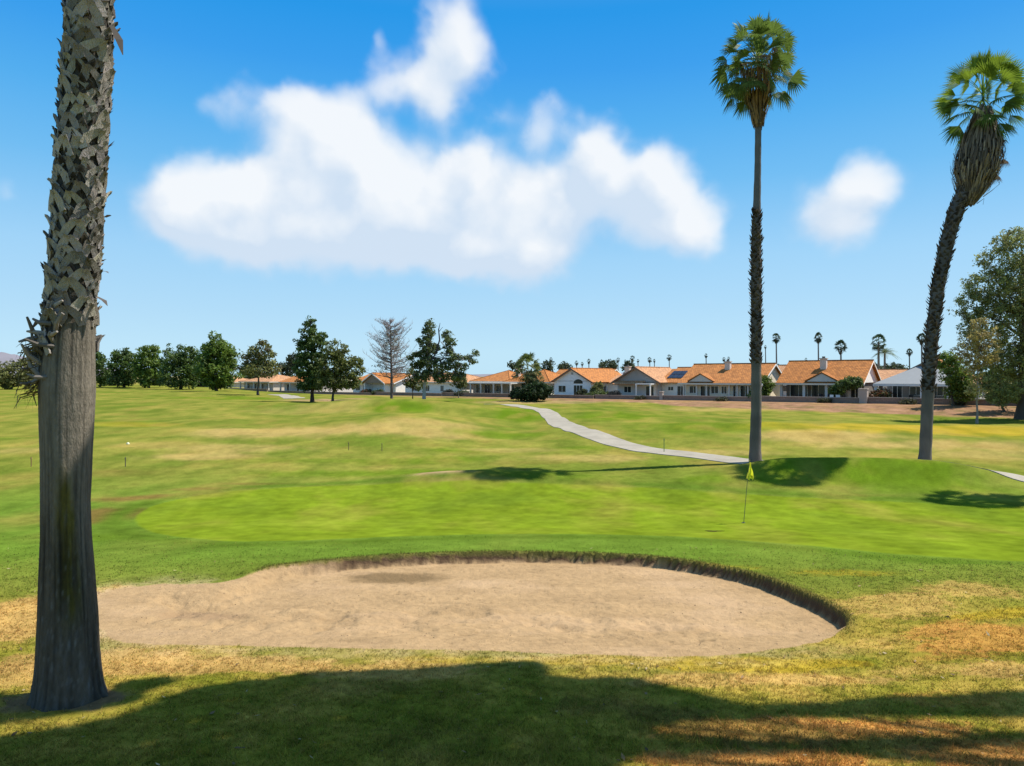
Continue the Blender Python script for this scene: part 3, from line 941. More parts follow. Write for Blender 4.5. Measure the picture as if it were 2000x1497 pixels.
def tree(name, label, cat, px, py_base, Y, blobs, col, leaf=.3, crad=.8, per=26, dens=1.0, trunk=.22, top=None, barkc=(.10, .08, .06), group=None,
         var=.3, hue=None, flat=.2, yd=None):
    """blobs in photo pixels: (px, py, rx, ry[, dy metres])"""
    x = (px - 1000) / F * Y
    z = GZ(x, Y)
    root = thing(name, label, cat, (x, Y, z), 0, group)
    BL = []
    for b in blobs:
        c = P3(b[0], b[1], Y); c[1] += b[4] if len(b) > 4 else 0
        c = c - np.array([x, Y, z])
        rx = b[2] / F * Y * 1.12; rz = b[3] / F * Y * 1.12
        BL.append((c, (rx, rx if yd is None else yd, rz)))
    cl = blob_clumps(BL, dens, crad)
    cl = cl[cl[:, 2] > .25]
    mb = MB(); leaf_cloud(mb, cl, crad * (.6 + .6 * rng.random(len(cl))), per, leaf, col, var, flat, hue=hue)
    mt = MB()
    tp = max(BL, key=lambda q: q[0][2])[0] if top is None else P3(top[0], top[1], Y) - np.array([x, Y, z])
    ids = rng.choice(len(cl), size=min(16, len(cl)), replace=False)
    limbs(mt, (0, 0, 0), tp, trunk, trunk * .3, [cl[i] for i in ids], barkc)
    mt.build('trunk', M_bark, root, smooth=True)
    mb.build('crown', M_leaf, root)
    return root


DG = (.080, .125, .026); MG = (.125, .185, .028); OL = (.16, .165, .05); YG = (.145, .165, .045)

# left tree belt
G_L = 'trees along the far left edge of the fairway'
tree('tree', 'small rounded dark green tree just right of the foreground palm trunk', 'tree', 196, 752, 190,
     [(196, 720, 17, 26), (190, 708, 12, 16), (204, 740, 14, 12)], DG, .35, .9, 20, 1.3, .2, group=G_L)
tree('tree', 'rounded dark pine, second tree right of the foreground palm trunk', 'tree', 243, 755, 182,
     [(243, 712, 25, 24), (237, 700, 15, 15), (236, 738, 20, 14), (258, 735, 12, 16)], DG, .35, .9, 20, 1.3, .25, group=G_L)
tree('tree', 'pointed dark green pine beside the rounded pine on the left', 'tree', 291, 756, 178,
     [(290, 690, 16, 18), (288, 712, 22, 22), (297, 738, 22, 16), (276, 728, 10, 18), (312, 722, 12, 18)], MG, .35, .9, 20, 1.3, .25, group=G_L)
tree('tree', 'broad dense pine with a nearly flat top in the left row', 'tree', 352, 758, 165,
     [(343, 705, 22, 24), (366, 702, 19, 21), (352, 732, 33, 22), (374, 728, 14, 25)], DG, .34, .9, 20, 1.3, .28, group=G_L)
tree('tree', 'tall conical green tree with a knob top at the end of the left row', 'tree', 423, 766, 150,
     [(422, 668, 14, 16), (424, 692, 28, 22), (422, 722, 36, 26), (440, 705, 18, 24), (402, 712, 16, 26), (425, 745, 26, 12)], MG, .34, .9, 22, 1.3, .3, group=G_L)
tree('tree', 'olive brown open tree in front of the far left orange roofs', 'tree', 504, 770, 128,
     [(507, 688, 20, 18), (492, 702, 18, 16), (521, 700, 16, 18), (505, 722, 32, 12), (480, 718, 12, 10), (530, 722, 14, 12)], OL, .28, .7, 16, 1.0, .22, group=G_L,
     hue=(.25, (.13, .10, .04)))
tree('tree', 'dull green shrubby tree against the hill, left of the foreground palm', 'tree', 22, 756, 165,
     [(12, 735, 30, 18), (40, 728, 24, 22), (62, 738, 20, 16), (-20, 736, 26, 18)], OL, .35, .9, 20, 1.1, .2, group=G_L)
tree('conifer', 'tall dark conifer in front of the left houses', 'conifer', 610, 777, 101,
     [(606, 636, 9, 14), (604, 655, 14, 14), (612, 672, 20, 12), (598, 688, 17, 14), (612, 706, 26, 14), (600, 724, 22, 14), (618, 736, 24, 14), (608, 752, 24, 10),
      (628, 655, 8, 8), (588, 668, 8, 6), (632, 690, 10, 8)], DG, .20, .48, 22, 1.25, .26, top=(606, 625), barkc=(.07, .05, .04), flat=.35)
tree('tree', 'spreading dark olive tree right beside the tall conifer', 'tree', 650, 780, 98,
     [(655, 685, 18, 18), (672, 700, 18, 16), (650, 715, 28, 20), (682, 722, 22, 16), (660, 745, 32, 16), (696, 708, 12, 8), (638, 740, 18, 16), (690, 745, 14, 12)],
     (.125, .14, .035), .20, .5, 20, 1.0, .2, group=None)
tree('tree', 'leafy green tree with split crown between the bare tree and the white trunk', 'tree', 806, 774, 112,
     [(806, 735, 12, 14), (815, 752, 14, 10), (797, 748, 10, 9)], (.10, .12, .035), .2, .5, 16, 1.0, .1)

# sparse leaning pine with white trunk
x0, Y0 = (828 - 1000) / F * 107, 107
rt = thing('pine_tree', 'wide ragged pine with a pale trunk and a dark bent dead branch', 'tree', (x0, Y0, GZ(x0, Y0)), 0)
org = np.array([x0, Y0, GZ(x0, Y0)])
mb = MB()
BL = []
for (bx, by, rx, ry) in [(842, 636, 9, 9), (838, 650, 12, 9), (830, 668, 14, 9), (842, 682, 16, 10), (824, 692, 18, 9), (838, 708, 20, 10), (815, 712, 15, 8), (846, 726, 18, 10),
                         (872, 655, 8, 7), (880, 668, 12, 8), (874, 686, 11, 8), (888, 700, 14, 8), (872, 715, 14, 9), (898, 716, 16, 7), (862, 738, 16, 10), (912, 700, 10, 4),
                         (928, 690, 7, 4), (922, 706, 8, 3), (895, 735, 14, 8), (800, 700, 7, 4), (826, 734, 16, 9)]:
    BL.append((P3(bx, by, Y0) - org + np.array([0, random.uniform(-1, 1), 0]), (rx / F * Y0, rx / F * Y0, ry / F * Y0)))
cl = blob_clumps(BL, 1.25, .42)
leaf_cloud(mb, cl, .46 * (.6 + .7 * rng.random(len(cl))), 17, .20, (.12, .15, .05), .32, .3, hue=(.1, (.16, .15, .13)))
mb.build('crown', M_leaf, rt)
mt = MB()
PT = lambda a, b, dy=0: P3(a, b, Y0) - org + np.array([0, dy, 0])
mt.tube([PT(828, 780), PT(829, 755), PT(833, 725), PT(840, 690), PT(842, 640)], [.30, .24, .2, .14, .04], 8, (.40, .37, .34))
mt.tube([PT(836, 715), PT(868, 700), PT(890, 703), PT(926, 694)], [.16, .12, .08, .03], 6, (.16, .14, .13))
mt.tube([PT(838, 706), PT(858, 722), PT(880, 728), PT(896, 735)], [.14, .10, .07, .03], 6, (.3, .28, .26))
for c in cl[rng.choice(len(cl), 30, replace=False)]:
    s = PT(836, 700) if c[2] > 5 else PT(832, 730)
    mt.tube([s, (s + c) / 2 + np.array([0, 0, .2]), c], [.07, .04, .015], 4, (.2, .18, .16), cap=False)
mt.build('trunk', M_bark, rt, smooth=True)
mt = MB()
mt.tube([PT(842, 708, -1), PT(853, 690, -1), PT(860, 665, -1), PT(858, 645, -1), PT(861, 632, -1)], [.13, .13, .12, .09, .03], 6, (.05, .045, .05))
mt.tube([PT(858, 650, -1), PT(866, 640, -1)], [.06, .02], 5, (.05, .045, .05))
for (a, b, c, d) in [(862, 668, 885, 690), (880, 672, 902, 706), (860, 690, 892, 722)]:
    mt.tube([PT(a, b, -1), PT((a + c) / 2 - 2, (b + d) / 2, -1), PT(c, d, -1)], [.09, .07, .04], 5, (.36, .38, .42))
mt.build('dead_branch', M_bark, rt, smooth=True)

# bare grey tree
x1, Y1 = (765 - 1000) / F * 110, 110
zb = GZ(x1, Y1)
rt = thing('bare_tree', 'nearly bare grey conifer with fine upswept twigs and a few brown leaves', 'tree', (x1, Y1, zb), 0)
org = np.array([x1, Y1, zb]); mt = MB(); mtw = MB()
topz = P3(762, 625, Y1)[2] - zb
mt.tube([(0, 0, -.4), (0, 0, topz * .3), (-.1, .05, topz * .6), (-.25, 0, topz)], [.26, .21, .13, .02], 7, (.17, .13, .12))
g2 = np.random.default_rng(5)
for i in range(120):
    f = .26 + .72 * (i / 120.); z0 = topz * f
    L = (4.6 * (1 - (f - .26) / .80) ** .7 + .5) * g2.uniform(.35, 1.25)
    a = g2.random() * 2 * np.pi; L *= 1 + .35 * math.sin(a * 2 + f * 9); d = np.array([math.cos(a), math.sin(a), 0])
    p0 = np.array([-.25 * f, 0, z0]); p1 = p0 + d * L * .55 + np.array([0, 0, L * .12]); p2 = p0 + d * L + np.array([0, 0, L * g2.uniform(.35, .65)])
    mt.tube([p0, p1, p2], [.06, .04, .012], 4, (.20, .17, .17), cap=False)
    for j in range(26):
        u = g2.uniform(.2, 1.0)
        q = p0 * (1 - u) ** 2 + 2 * p1 * u * (1 - u) + p2 * u * u
        e = q + (d * g2.uniform(.0, .5) + g2.normal(size=3) * .35 + np.array([0, 0, .45])) * g2.uniform(.5, 1.0) * .9
        s = np.cross(e - q, g2.normal(size=3)); s = s / (np.linalg.norm(s) + 1e-9) * .022
        cc = np.array((.34, .29, .29) if g2.random() < .75 else (.30, .22, .14)) * g2.uniform(.7, 1.3)
        mtw.add([q - s, q + s, e], [(0, 1, 2)], cc)
        m2 = (q + e) / 2; e2 = m2 + g2.normal(size=3) * .28 + np.array([0, 0, .15])
        mtw.add([m2 - s, m2 + s, e2], [(0, 1, 2)], cc)
mt.build('trunk', M_bark, rt, smooth=True)
mtw.build('twigs', M_dead, rt)
mlf = MB(); lc_ = []
for i in range(130):
    f = g2.uniform(.25, .85); a = g2.random() * 6.28; L = 3.4 * (1.05 - f) * g2.uniform(.5, 1.2); lc_.append((math.cos(a) * L, math.sin(a) * L, topz * f + L * .45))
leaf_cloud(mlf, np.array(lc_), np.full(130, .35), 9, .12, (.20, .17, .09), .4)
mlf.build('foliage', M_leaf, rt)

tree('small_tree', 'small pale green round tree in front of the white wall', 'tree', 896, 776, 121,
     [(896, 745, 14, 10), (893, 735, 11, 8), (903, 752, 9, 7)], (.12, .14, .05), .2, .45, 16, 1.1, .09, barkc=(.3, .26, .2))

# ------------------------------------------------------------------ fan palms
def frond(mb, o, d, L, blade, col, nseg=18, droop=.35, spread=1.35, g=rng, seglen=1.0, pet=True):
    """costapalmate leaf: petiole from o along d, fan of folded segments"""
    d = d / np.linalg.norm(d)
    side = np.cross(d, [0, 0, 1.0]); side /= np.linalg.norm(side) + 1e-9
    roll = g.normal() * .7
    sag = np.array([0, 0, -1.0])
    tip = o + d * L + sag * L * L * .10
    d2 = (tip - (o + d * L * .5)); d2 /= np.linalg.norm(d2)
    if pet:
        w = side * .03
        mid = o + d * L * .5
        mb.add([o - w, o + w, mid + w * .7, mid - w * .7, tip + w * .5, tip - w * .5], [(0, 1, 2, 3), (3, 2, 4, 5)], np.array(col) * 1.3)
    side2 = np.cross(d2, [0, 0, 1.0]); side2 /= np.linalg.norm(side2) + 1e-9
    upn = np.cross(side2, d2)
    side2, upn = side2 * math.cos(roll) + upn * math.sin(roll), upn * math.cos(roll) - side2 * math.sin(roll)
    for i in range(nseg):
        a = (i + .5) / nseg * 2 - 1
        an = a * spread
        ln = blade * (.72 + .28 * math.cos(an * .6)) * g.uniform(.88, 1.08)
        r = d2 * math.cos(an) + side2 * math.sin(an)
        r = r + upn * (.25 * (1 - abs(a)) - .05)
        r /= np.linalg.norm(r)
        pr = np.cross(r, upn); pr /= np.linalg.norm(pr) + 1e-9
        wm = spread * 2 / nseg * ln * .27
        pm = tip + r * ln * .52
        pt_ = tip + r * ln * (.97 - .25 * droop) + sag * ln * droop * g.uniform(.5, 1.2)
        fold = upn * wm * .55
        c = np.array(col) * g.uniform(.75, 1.25)
        mb.add([tip, pm - pr * wm + fold * 0, pm + fold, pm + pr * wm, pt_], [(0, 1, 2), (0, 2, 3), (1, 4, 2), (2, 4, 3)], c)


def palm_crown(mb, o, n, L, blade, cols, lo=-35, hi=85, g=rng, nseg=18, lean=(0, 0), droop=.35):
    for i in range(n):
        a = i * 2.39996 + g.normal() * .15
        f = (i + .5) / n
        el = math.radians(hi + (lo - hi) * f + g.normal() * 6)
        d = np.array([math.cos(a) * math.cos(el) + lean[0], math.sin(a) * math.cos(el) + lean[1], math.sin(el)])
        c = np.array(cols[0]) * (1 - f) + np.array(cols[1]) * f
        frond(mb, np.array(o) + np.array([0, 0, (.5 - f) * .5]), d, L * g.uniform(.8, 1.15), blade * g.uniform(.85, 1.1), c, nseg, droop * g.uniform(.6, 1.5), g=g)


def skirt(mb, pts, rads, n, L, col, g=rng):
    """dead hanging leaves along an axis"""
    pts = np.array(pts, float); rads = np.array(rads, float)
    for i in range(n):
        f = g.random(); s = f * (len(pts) - 1); k = min(int(s), len(pts) - 2); u = s - k
        p = pts[k] * (1 - u) + pts[k + 1] * u; rr = (rads[k] * (1 - u) + rads[k + 1] * u) * g.uniform(.55, 1.18)
        a = g.random() * 2 * np.pi; d = np.array([math.cos(a), math.sin(a), 0])
        ax = pts[min(k + 1, len(pts) - 1)] - pts[k]; ax /= np.linalg.norm(ax)
        q0 = p + d * rr
        l = L * g.uniform(.6, 1.2)
        s2 = min(s + l / (np.linalg.norm(pts[-1] - pts[0]) + 1e-6) * (len(pts) - 1), len(pts) - 1.001)
        k2 = int(s2); u2 = s2 - k2
        r2 = (rads[k2] * (1 - u2) + rads[k2 + 1] * u2) * g.uniform(.8, 1.1)
        q1 = (pts[k2] * (1 - u2) + pts[k2 + 1] * u2) + d * r2 + g.normal(size=3) * .05 - np.array([0, 0, .15 * g.random()])
        t = np.array([-d[1], d[0], 0]) * g.uniform(.018, .06)
        m = (q0 + q1) / 2 + d * .06 * g.random()
        c = np.array(col[int(g.integers(len(col)))]) * g.uniform(.6, 1.35)
        mb.add([q0 - t * .5, q0 + t * .5, m + t, m - t, q1 + t * .3, q1 - t * .3], [(0, 1, 2, 3), (3, 2, 4, 5)], c)


def boots(mb, path, radf, f0, f1, n, size, col, g=rng, out=.5, turns=None, detail=False, limit=None):
    """cut leaf bases in a spiral; path(f)->point, radf(f)->radius"""
    for i in range(n):
        f = f0 + (f1 - f0) * (i + .5) / n
        a = i * 2.39996 + g.normal() * .12
        if limit is not None and f < limit(a):
            continue
        p = path(f); ax = path(min(f + .01, 1)) - path(max(f - .01, 0)); ax /= np.linalg.norm(ax)
        e = np.array([math.cos(a), math.sin(a), 0.]); e = e - ax * np.dot(e, ax); e /= np.linalg.norm(e)
        t = np.cross(ax, e)
        s = size * g.uniform(.7, 1.25); r_ = radf(f)
        o_ = out * g.uniform(.6, 1.3)
        sk = g.normal() * .32
        c = np.array(col) * g.uniform(.40, 1.45) * np.array([1, g.uniform(.94, 1.0), g.uniform(.84, 1.0)])
        b = p + e * r_
        if not detail:
            V = [b - t * s * .5 - e * .02, b + t * s * .5 - e * .02, b + ax * s * .6 + t * (s * .35 + sk * s) + e * s * o_ * .5, b + ax * s * .6 - t * (s * .35 - sk * s) + e * s * o_ * .5,
                 b + ax * s * 1.1 + t * sk * s * 1.5 + e * s * o_]
            mb.add(V, [(0, 1, 2, 3)], c); mb.add([V[3], V[2], V[4]], [(0, 1, 2)], c)
            mb.add([V[0] , V[1], V[4] - ax * s * .25], [(0, 1, 2)], c * .5)
        else:
            # split base: two legs that meet in a stub
            tip = b + ax * s * .85 + e * s * o_ + t * sk * s
            thk = s * g.uniform(.07, .16)
            for sg in (-1, 1):
                q0 = b + t * sg * s * .62 - ax * s * .25 + e * .012
                q1 = b + t * sg * s * .42 + ax * s * .25 + e * s * o_ * .34
                q2 = b + t * (sg * s * .15 + sk * s * .6) + ax * s * .68 + e * s * o_ * .72
                wv = [s * .42, s * .50, s * .40, s * .26]
                pts = [q0, q1, q2, tip + t * sg * s * .06]
                V = []
                for j, q in enumerate(pts):
                    hw = t * wv[j] * .5 + ax * wv[j] * .22 * sg
                    V += [q - hw, q + hw, q + hw * .8 - e * thk, q - hw * .8 - e * thk]
                Fq = []
                for j in range(3):
                    for m in range(4):
                        Fq.append((j * 4 + m, j * 4 + (m + 1) % 4, (j + 1) * 4 + (m + 1) % 4, (j + 1) * 4 + m))
                Fq.append((12, 13, 14, 15))
                cc = np.repeat(np.array([1.0, 1.1, 1.0, .9]), 4)[:, None] * c[None, :] * g.uniform(.85, 1.15)
                mb.add(V, Fq, cc)


def polypath(pts):
    pts = np.array(pts, float); s = np.concatenate([[0], np.cumsum(np.linalg.norm(np.diff(pts, axis=0), axis=1))]); s /= s[-1]
    return lambda f: np.array([np.interp(f, s, pts[:, k]) for k in range(3)])


def palm_px(label, Y, cl, smooth_from, group=None, name='fan_palm'):
    """cl: centreline (px, py, width px) from base to top"""
    b = P3(cl[0][0], cl[0][1], Y); b[2] = GZ(b[0], Y)
    root = thing(name, label, 'palm', tuple(b), 0, group)
    pts = [P3(c[0], c[1], Y) - b for c in cl]; pts[0] = np.zeros(3)
    rad = [c[2] / F * Y / 2 for c in cl]
    return root, b, np.array(pts), np.array(rad)


GREY = (.235, .205, .18)
# --- middle tall palm
root, b, pts, rad = palm_px('tallest slender fan palm with straight trunk and small round crown', 35.6,
                            [(1475, 903, 25), (1475, 870, 22), (1477, 800, 20), (1477, 700, 19), (1477, 560, 20), (1477, 440, 17), (1478, 415, 15), (1480, 330, 12.5), (1481, 240, 12), (1481, 150, 12)], None)
pth = polypath(pts); S = np.concatenate([[0], np.cumsum(np.linalg.norm(np.diff(pts, axis=0), axis=1))]); S /= S[-1]
mt = MB(); n = 60
tp_ = [pth(i / n) for i in range(n + 1)]; tr_ = [np.interp(i / n, S, rad) * (1 + .03 * math.sin(i * 2.1)) for i in range(n + 1)]
tp_.insert(0, tp_[0] - np.array([0, 0, .3])); tr_.insert(0, tr_[0] * 1.15)
cc = []
for i, q in enumerate(tp_):
    yy = HZ - (q[2] + b[2] - CZ) / 35.6 * F
    c_ = (.14, .118, .098) if (yy > 690 or yy < 412) else (.12, .095, .08)
    if 180 < yy < 412:
        c_ = (.13, .12, .115)
    cc += [np.array(c_) * random.uniform(.85, 1.15)] * 12
mt.tube(tp_, tr_, 12, np.array(cc))
mt.build('trunk', M_bark, root, smooth=True)
mbb = MB(); fz = lambda py: float(np.interp(py, [150, 903][::1], [1, 0]))
boots(mbb, pth, lambda f: np.interp(f, S, rad), fz(712), fz(414), 330, .20, (.13, .105, .09), out=.55)
mbb.build('leaf_bases', M_dead, root)
mb = MB()
g3 = np.random.default_rng(31)
o = P3(1481, 120, 35.6) - b
palm_crown(mb, o + np.array([0, 0, -.3]), 30, .9, .9, ((.16, .23, .04), (.12, .16, .04)), lo=-40, hi=85, g=g3, droop=.3)
palm_crown(mb, o, 62, 1.58, 1.0, ((.13, .19, .035), (.09, .135, .03)), lo=-48, hi=88, g=g3, droop=.22)
mb.build('crown', M_leaf, root)
mb = MB()
P_ = lambda a, c: P3(a, c, 35.6) - b
skirt(mb, [P_(1481, 120), P_(1481, 150), P_(1481, 180), P_(1481, 210), P_(1481, 245)], [.55, .80, .72, .45, .20], 620, .75,
      [(.24, .14, .06), (.30, .19, .09), (.16, .10, .06), (.12, .09, .06)], g3)
for i in range(10):
    a = g3.random() * 6.28; d = np.array([math.cos(a), math.sin(a), g3.uniform(-.2, .7)])
    frond(mb, o, d, .9, .7, (.24, .16, .10), 14, .9, g=g3)
mb.build('dead_skirt', M_dead, root)

# --- right leaning palm
YR = 34.2
root, b, pts, rad = palm_px('leaning fan palm with curved trunk and long shaggy brown skirt', YR,
                            [(1805, 915, 26), (1807, 890, 22), (1811, 800, 21), (1815, 720, 22), (1822, 640, 22), (1832, 560, 23), (1848, 480, 24), (1864, 420, 26), (1882, 375, 24), (1898, 330, 18), (1912, 270, 14), (1918, 215, 12)], None)
pth = polypath(pts); S = np.concatenate([[0], np.cumsum(np.linalg.norm(np.diff(pts, axis=0), axis=1))]); S /= S[-1]
mt = MB(); n = 60
tp_ = [pth(i / n) for i in range(n + 1)]; tr_ = [np.interp(i / n, S, rad) * (1 + .03 * math.sin(i * 1.7)) for i in range(n + 1)]
tp_.insert(0, tp_[0] - np.array([0, 0, .3])); tr_.insert(0, tr_[0] * 1.15)
cc = []
for i, q in enumerate(tp_):
    yy = HZ - (q[2] + b[2] - CZ) / YR * F
    cc += [np.array((.135, .114, .095) if yy > 690 else (.12, .10, .085)) * random.uniform(.85, 1.15)] * 12
mt.tube(tp_, tr_, 12, np.array(cc))
mt.build('trunk', M_bark, root, smooth=True)
mbb = MB()
pzs = pts[:, 2]
zf = lambda py: float(np.interp((CZ + (HZ - py) / F * YR) - b[2], pzs, S))
boots(mbb, pth, lambda f: np.interp(f, S, rad), zf(770), zf(360), 420, .22, (.125, .10, .085), out=.5, g=g3)
mbb.build('leaf_bases', M_dead, root)
mb = MB(); P_ = lambda a, c: P3(a, c, YR) - b
o = P_(1920, 190)
g4 = np.random.default_rng(9)
for i in range(66):
    a = i * 2.39996 + g4.normal() * .15; f = (i + .5) / 66
    el = math.radians(88 - 138 * f + g4.normal() * 7)
    d = np.array([math.cos(a) * math.cos(el), math.sin(a) * math.cos(el), math.sin(el)])
    frond(mb, o + np.array([0, 0, .25 - .4 * f]), d, g4.uniform(.9, 1.5), g4.uniform(.9, 1.2), (.17, .24, .025) if f < .6 else (.10, .16, .022), 18, .05 + .15 * f, spread=1.05, g=g4)
mb.build('crown', M_leaf, root)
mb = MB()
skirt(mb, [P_(1921, 205), P_(1920, 240), P_(1916, 275), P_(1911, 310), P_(1906, 345), P_(1899, 375), P_(1892, 396)], [.25, .54, .86, 1.06, .92, .56, .22], 2800, .75,
      [(.21, .16, .115), (.27, .21, .155), (.14, .105, .08), (.23, .16, .10), (.10, .08, .06)], g4)
for (a, c) in [(1875, 330), (1955, 260), (1960, 300), (1862, 300), (1940, 330)]:
    q = P_(a, c); frond(mb, q, np.array([random.uniform(-.3, .3), -.3, -1.0]), .3, .6, (.22, .15, .10), 12, .2, spread=.8, g=g4)
mb.build('dead_skirt', M_dead, root)
mb = MB()
mb.tube([P_(1920, 385), P_(1938, 372), P_(1952, 360), P_(1950, 345)], [.02, .015, .012, .01], 4, (.1, .08, .06))
mb.tube([P_(1908, 398), P_(1922, 388), P_(1920, 400)], [.02, .012, .01], 4, (.1, .08, .06))
mb.build('dry_stalk', M_dead, root)

# --- palm outside the frame on the right whose crown throws the shadow at the right edge
xq, yq = 28.5, 29.4
zq = GZ(xq, yq)
root = thing('fan_palm', 'fan palm beyond the right edge of the green', 'palm', (xq, yq, zq), 0)
mt = MB(); mt.tube([(0, 0, -.3), (0, 0, 6), (.2, 0, 12), (0, 0, 17)], [.4, .28, .25, .2], 10, (.2, .17, .15)); mt.build('trunk', M_bark, root, smooth=True)
mb = MB(); palm_crown(mb, (0, 0, 17), 40, 1.1, 1.05, ((.11, .16, .02), (.06, .09, .02)), -45, 85, g3); mb.build('crown', M_leaf, root)
mb = MB(); skirt(mb, [(0, 0, 17), (0, 0, 16), (0, 0, 15)], [.5, 1.0, .4], 500, .8, [(.2, .15, .11)], g3); mb.build('dead_skirt', M_dead, root)

# ------------------------------------------------------------------ foreground palm
YF = 7.9
b = np.array([(135 - 1000) / F * YF, YF, 0.]); b[2] = GZ(b[0], YF)
root = thing('fan_palm', 'huge foreground palm trunk with grey split leaf bases above smooth bark', 'palm', tuple(b), 0)
CL = [(134, 1372, 118), (134, 1345, 114), (134, 1300, 109), (134, 1250, 105), (134, 1200, 101), (132, 1130, 95), (130, 1050, 87), (129, 980, 84), (130, 900, 87), (130, 830, 92), (131, 760, 96),
      (133, 700, 90), (138, 620, 80), (145, 500, 76), (154, 380, 76), (162, 250, 74), (169, 130, 71), (176, 0, 68), (184, -150, 66), (194, -350, 64), (208, -700, 62), (220, -1050, 58)]
pts = np.array([P3(c[0], c[1], YF) - b for c in CL]); pts[0] = (0, 0, -.05); rad = np.array([c[2] / F * YF / 2 for c in CL])
pth = polypath(pts); S = np.concatenate([[0], np.cumsum(np.linalg.norm(np.diff(pts, axis=0), axis=1))]); S /= S[-1]
n, m = 520, 96
V = []; C = []
for i in range(n + 1):
    f = (i / n); q = pth(f); R_ = np.interp(f, S, rad)
    a = np.arange(m) * 2 * np.pi / m
    zz = q[2]
    base = np.exp(-max(zz, 0) / .16)
    flute = .03 * base * np.maximum(0, np.sin(a * 7 + .6) + .5 * np.sin(a * 11))
    fiss = -.008 * np.clip(perlin(a * 13 + 40, zz * .8 + a * 0, 51) * 2, 0, 1) - .004 * np.clip(perlin(a * 22 + 40, zz * 3 + a * 0, 52) * 2, 0, 1)
    ring = .0008 * math.sin(zz * 95 + 3 * math.sin(zz * 3)) * (1 - base)
    lump = .012 * perlin(a * 2 + 10, zz * .8 + a * 0, 53)
    rr = R_ * (1 + 0 * a) + .035 * base + flute + fiss * (1.5 if zz < 2.2 else .8) + ring + lump
    V.append(np.stack([q[0] + rr * np.cos(a), q[1] + rr * np.sin(a), np.full(m, zz)], 1))
    dark = sstep(2.6 + .5 * np.sin(a * 3), 1.2 + .5 * np.sin(a * 3 + 1), zz + .5 * perlin(a * 5 + 9, zz * .6 + a * 0, 54))
    c = np.tile(np.array([.185, .155, .115]), (m, 1))
    lz = CZ + (HZ - (700 - 75 * np.cos(a + .5))) / F * YF - b[2]
    c = c * (1 - .65 * sstep(-.05, .15, zz - lz))[:, None]  # trunk darkened behind the leaf bases, gap shade put into its colour
    c = c * (1 - dark)[:, None] + np.array([.100, .080, .056]) * dark[:, None]
    # lighter weathered speckle towards the ground and moss streak facing the viewer
    sp = np.clip(perlin(a * 14 + 5, zz * 5 + a * 0, 55) * 1.6, 0, 1) * sstep(1.6, .2, zz)
    c = c * (1 - .6 * sp)[:, None] + np.array([.15, .145, .15]) * (.6 * sp)[:, None]
    aa = (a - math.radians(300 + 8 * math.sin(zz * 1.3)) + np.pi) % (2 * np.pi) - np.pi
    ms_ = np.exp(-(aa / .33) ** 2) * float(sstep(.7, 1.4, zz) * sstep(2.9, 2.2, zz)) * (.6 + .8 * perlin(a * 6 + 3, zz * 3 + a * 0, 56))
    ms_ = np.clip(ms_ * 1.9, 0, .95)
    c = c * (1 - ms_)[:, None] + np.array([.125, .100, .016]) * ms_[:, None]
    fs = np.clip(perlin(a * 13 + 40, zz * .8 + a * 0, 51) * 2.4, 0, 1)
    c = c * (1 - .6 * fs)[:, None]
    stn = np.clip(perlin(a * 4 + 11, zz * .45 + a * 0, 58) * 2.2, 0, 1) * float(sstep(3.2, 2.4, zz))
    c = c * (1 - .5 * stn)[:, None]
    lich = np.clip(perlin(a * 17 + 3, zz * 7 + a * 0, 59) * 3 - .9, 0, 1) * float(sstep(2.4, 1.2, zz))
    c = c * (1 - .5 * lich)[:, None] + np.array([.24, .235, .21]) * (.5 * lich)[:, None]
    V_ = 1 + .22 * perlin(a * 20 + 2, zz * 12 + a * 0, 57)
    C.append(c * V_[:, None])
V = np.concatenate(V); C = np.concatenate(C)
ii = np.arange(n)[:, None] * m + np.arange(m)[None, :]; jj = np.arange(n)[:, None] * m + (np.arange(m)[None, :] + 1) % m
mt = MB(); mt.add(V, np.stack([ii, jj, jj + m, ii + m], -1).reshape(-1, 4), np.clip(C, .01, .8))
M_trunk = make_mat('palm_bark', None, rough=.9, vary=.16, nscale=5, bump=.8, bscale=30, stretch=(1, 1, .3), spec=.2, fine=.2, fscale=30)
mt.build('trunk', M_trunk, root, smooth=True)
gf = np.random.default_rng(77)
zf = lambda py: float(np.interp((CZ + (HZ - py) / F * YF) - b[2], pts[:, 2], S))
mbb = MB()
RF = lambda f: np.interp(f, S, rad) * .97
LIM = lambda a: zf(695 - 75 * math.cos(a + .5) + 16 * math.sin(5 * a))
boots(mbb, pth, RF, zf(790), zf(-250), 420, .160, (.33, .30, .262), gf, .44, detail=True, limit=LIM)
boots(mbb, pth, lambda f: RF(f) * .99, zf(790), zf(-250), 420, .13, (.11, .09, .075), gf, .42, detail=False, limit=LIM)  # dark filler stubs, shade between the bases put into their colour
for i in range(900):       # fibres in the gaps
    f = gf.uniform(zf(770), zf(-60)); a = gf.random() * 6.283
    if f < LIM(a):
        continue
    q = pth(f); e = np.array([math.cos(a), math.sin(a), 0]); t = np.array([-e[1], e[0], 0])
    p0 = q + e * RF(f) * 1.03; dd = t * gf.normal() * .8 + np.array([0, 0, gf.uniform(-1, .6)]); dd /= np.linalg.norm(dd); L = gf.uniform(.04, .12)
    p1 = p0 + dd * L + e * gf.uniform(0, .05); w = np.cross(dd, e) * gf.uniform(.002, .006)
    mbb.add([p0 - w, p0 + w, p1], [(0, 1, 2)], np.array((.17, .14, .11)) * gf.uniform(.3, 1.6))
boots(mbb, pth, RF, zf(-250), zf(-1000), 200, .17, (.2, .17, .15), gf, .4, detail=False)
M_boot = make_mat('leaf_base', None, rough=.85, vary=.22, nscale=16, bump=.9, bscale=70, spec=.2, fine=.18, fscale=90, stretch=(1, 1, .14))
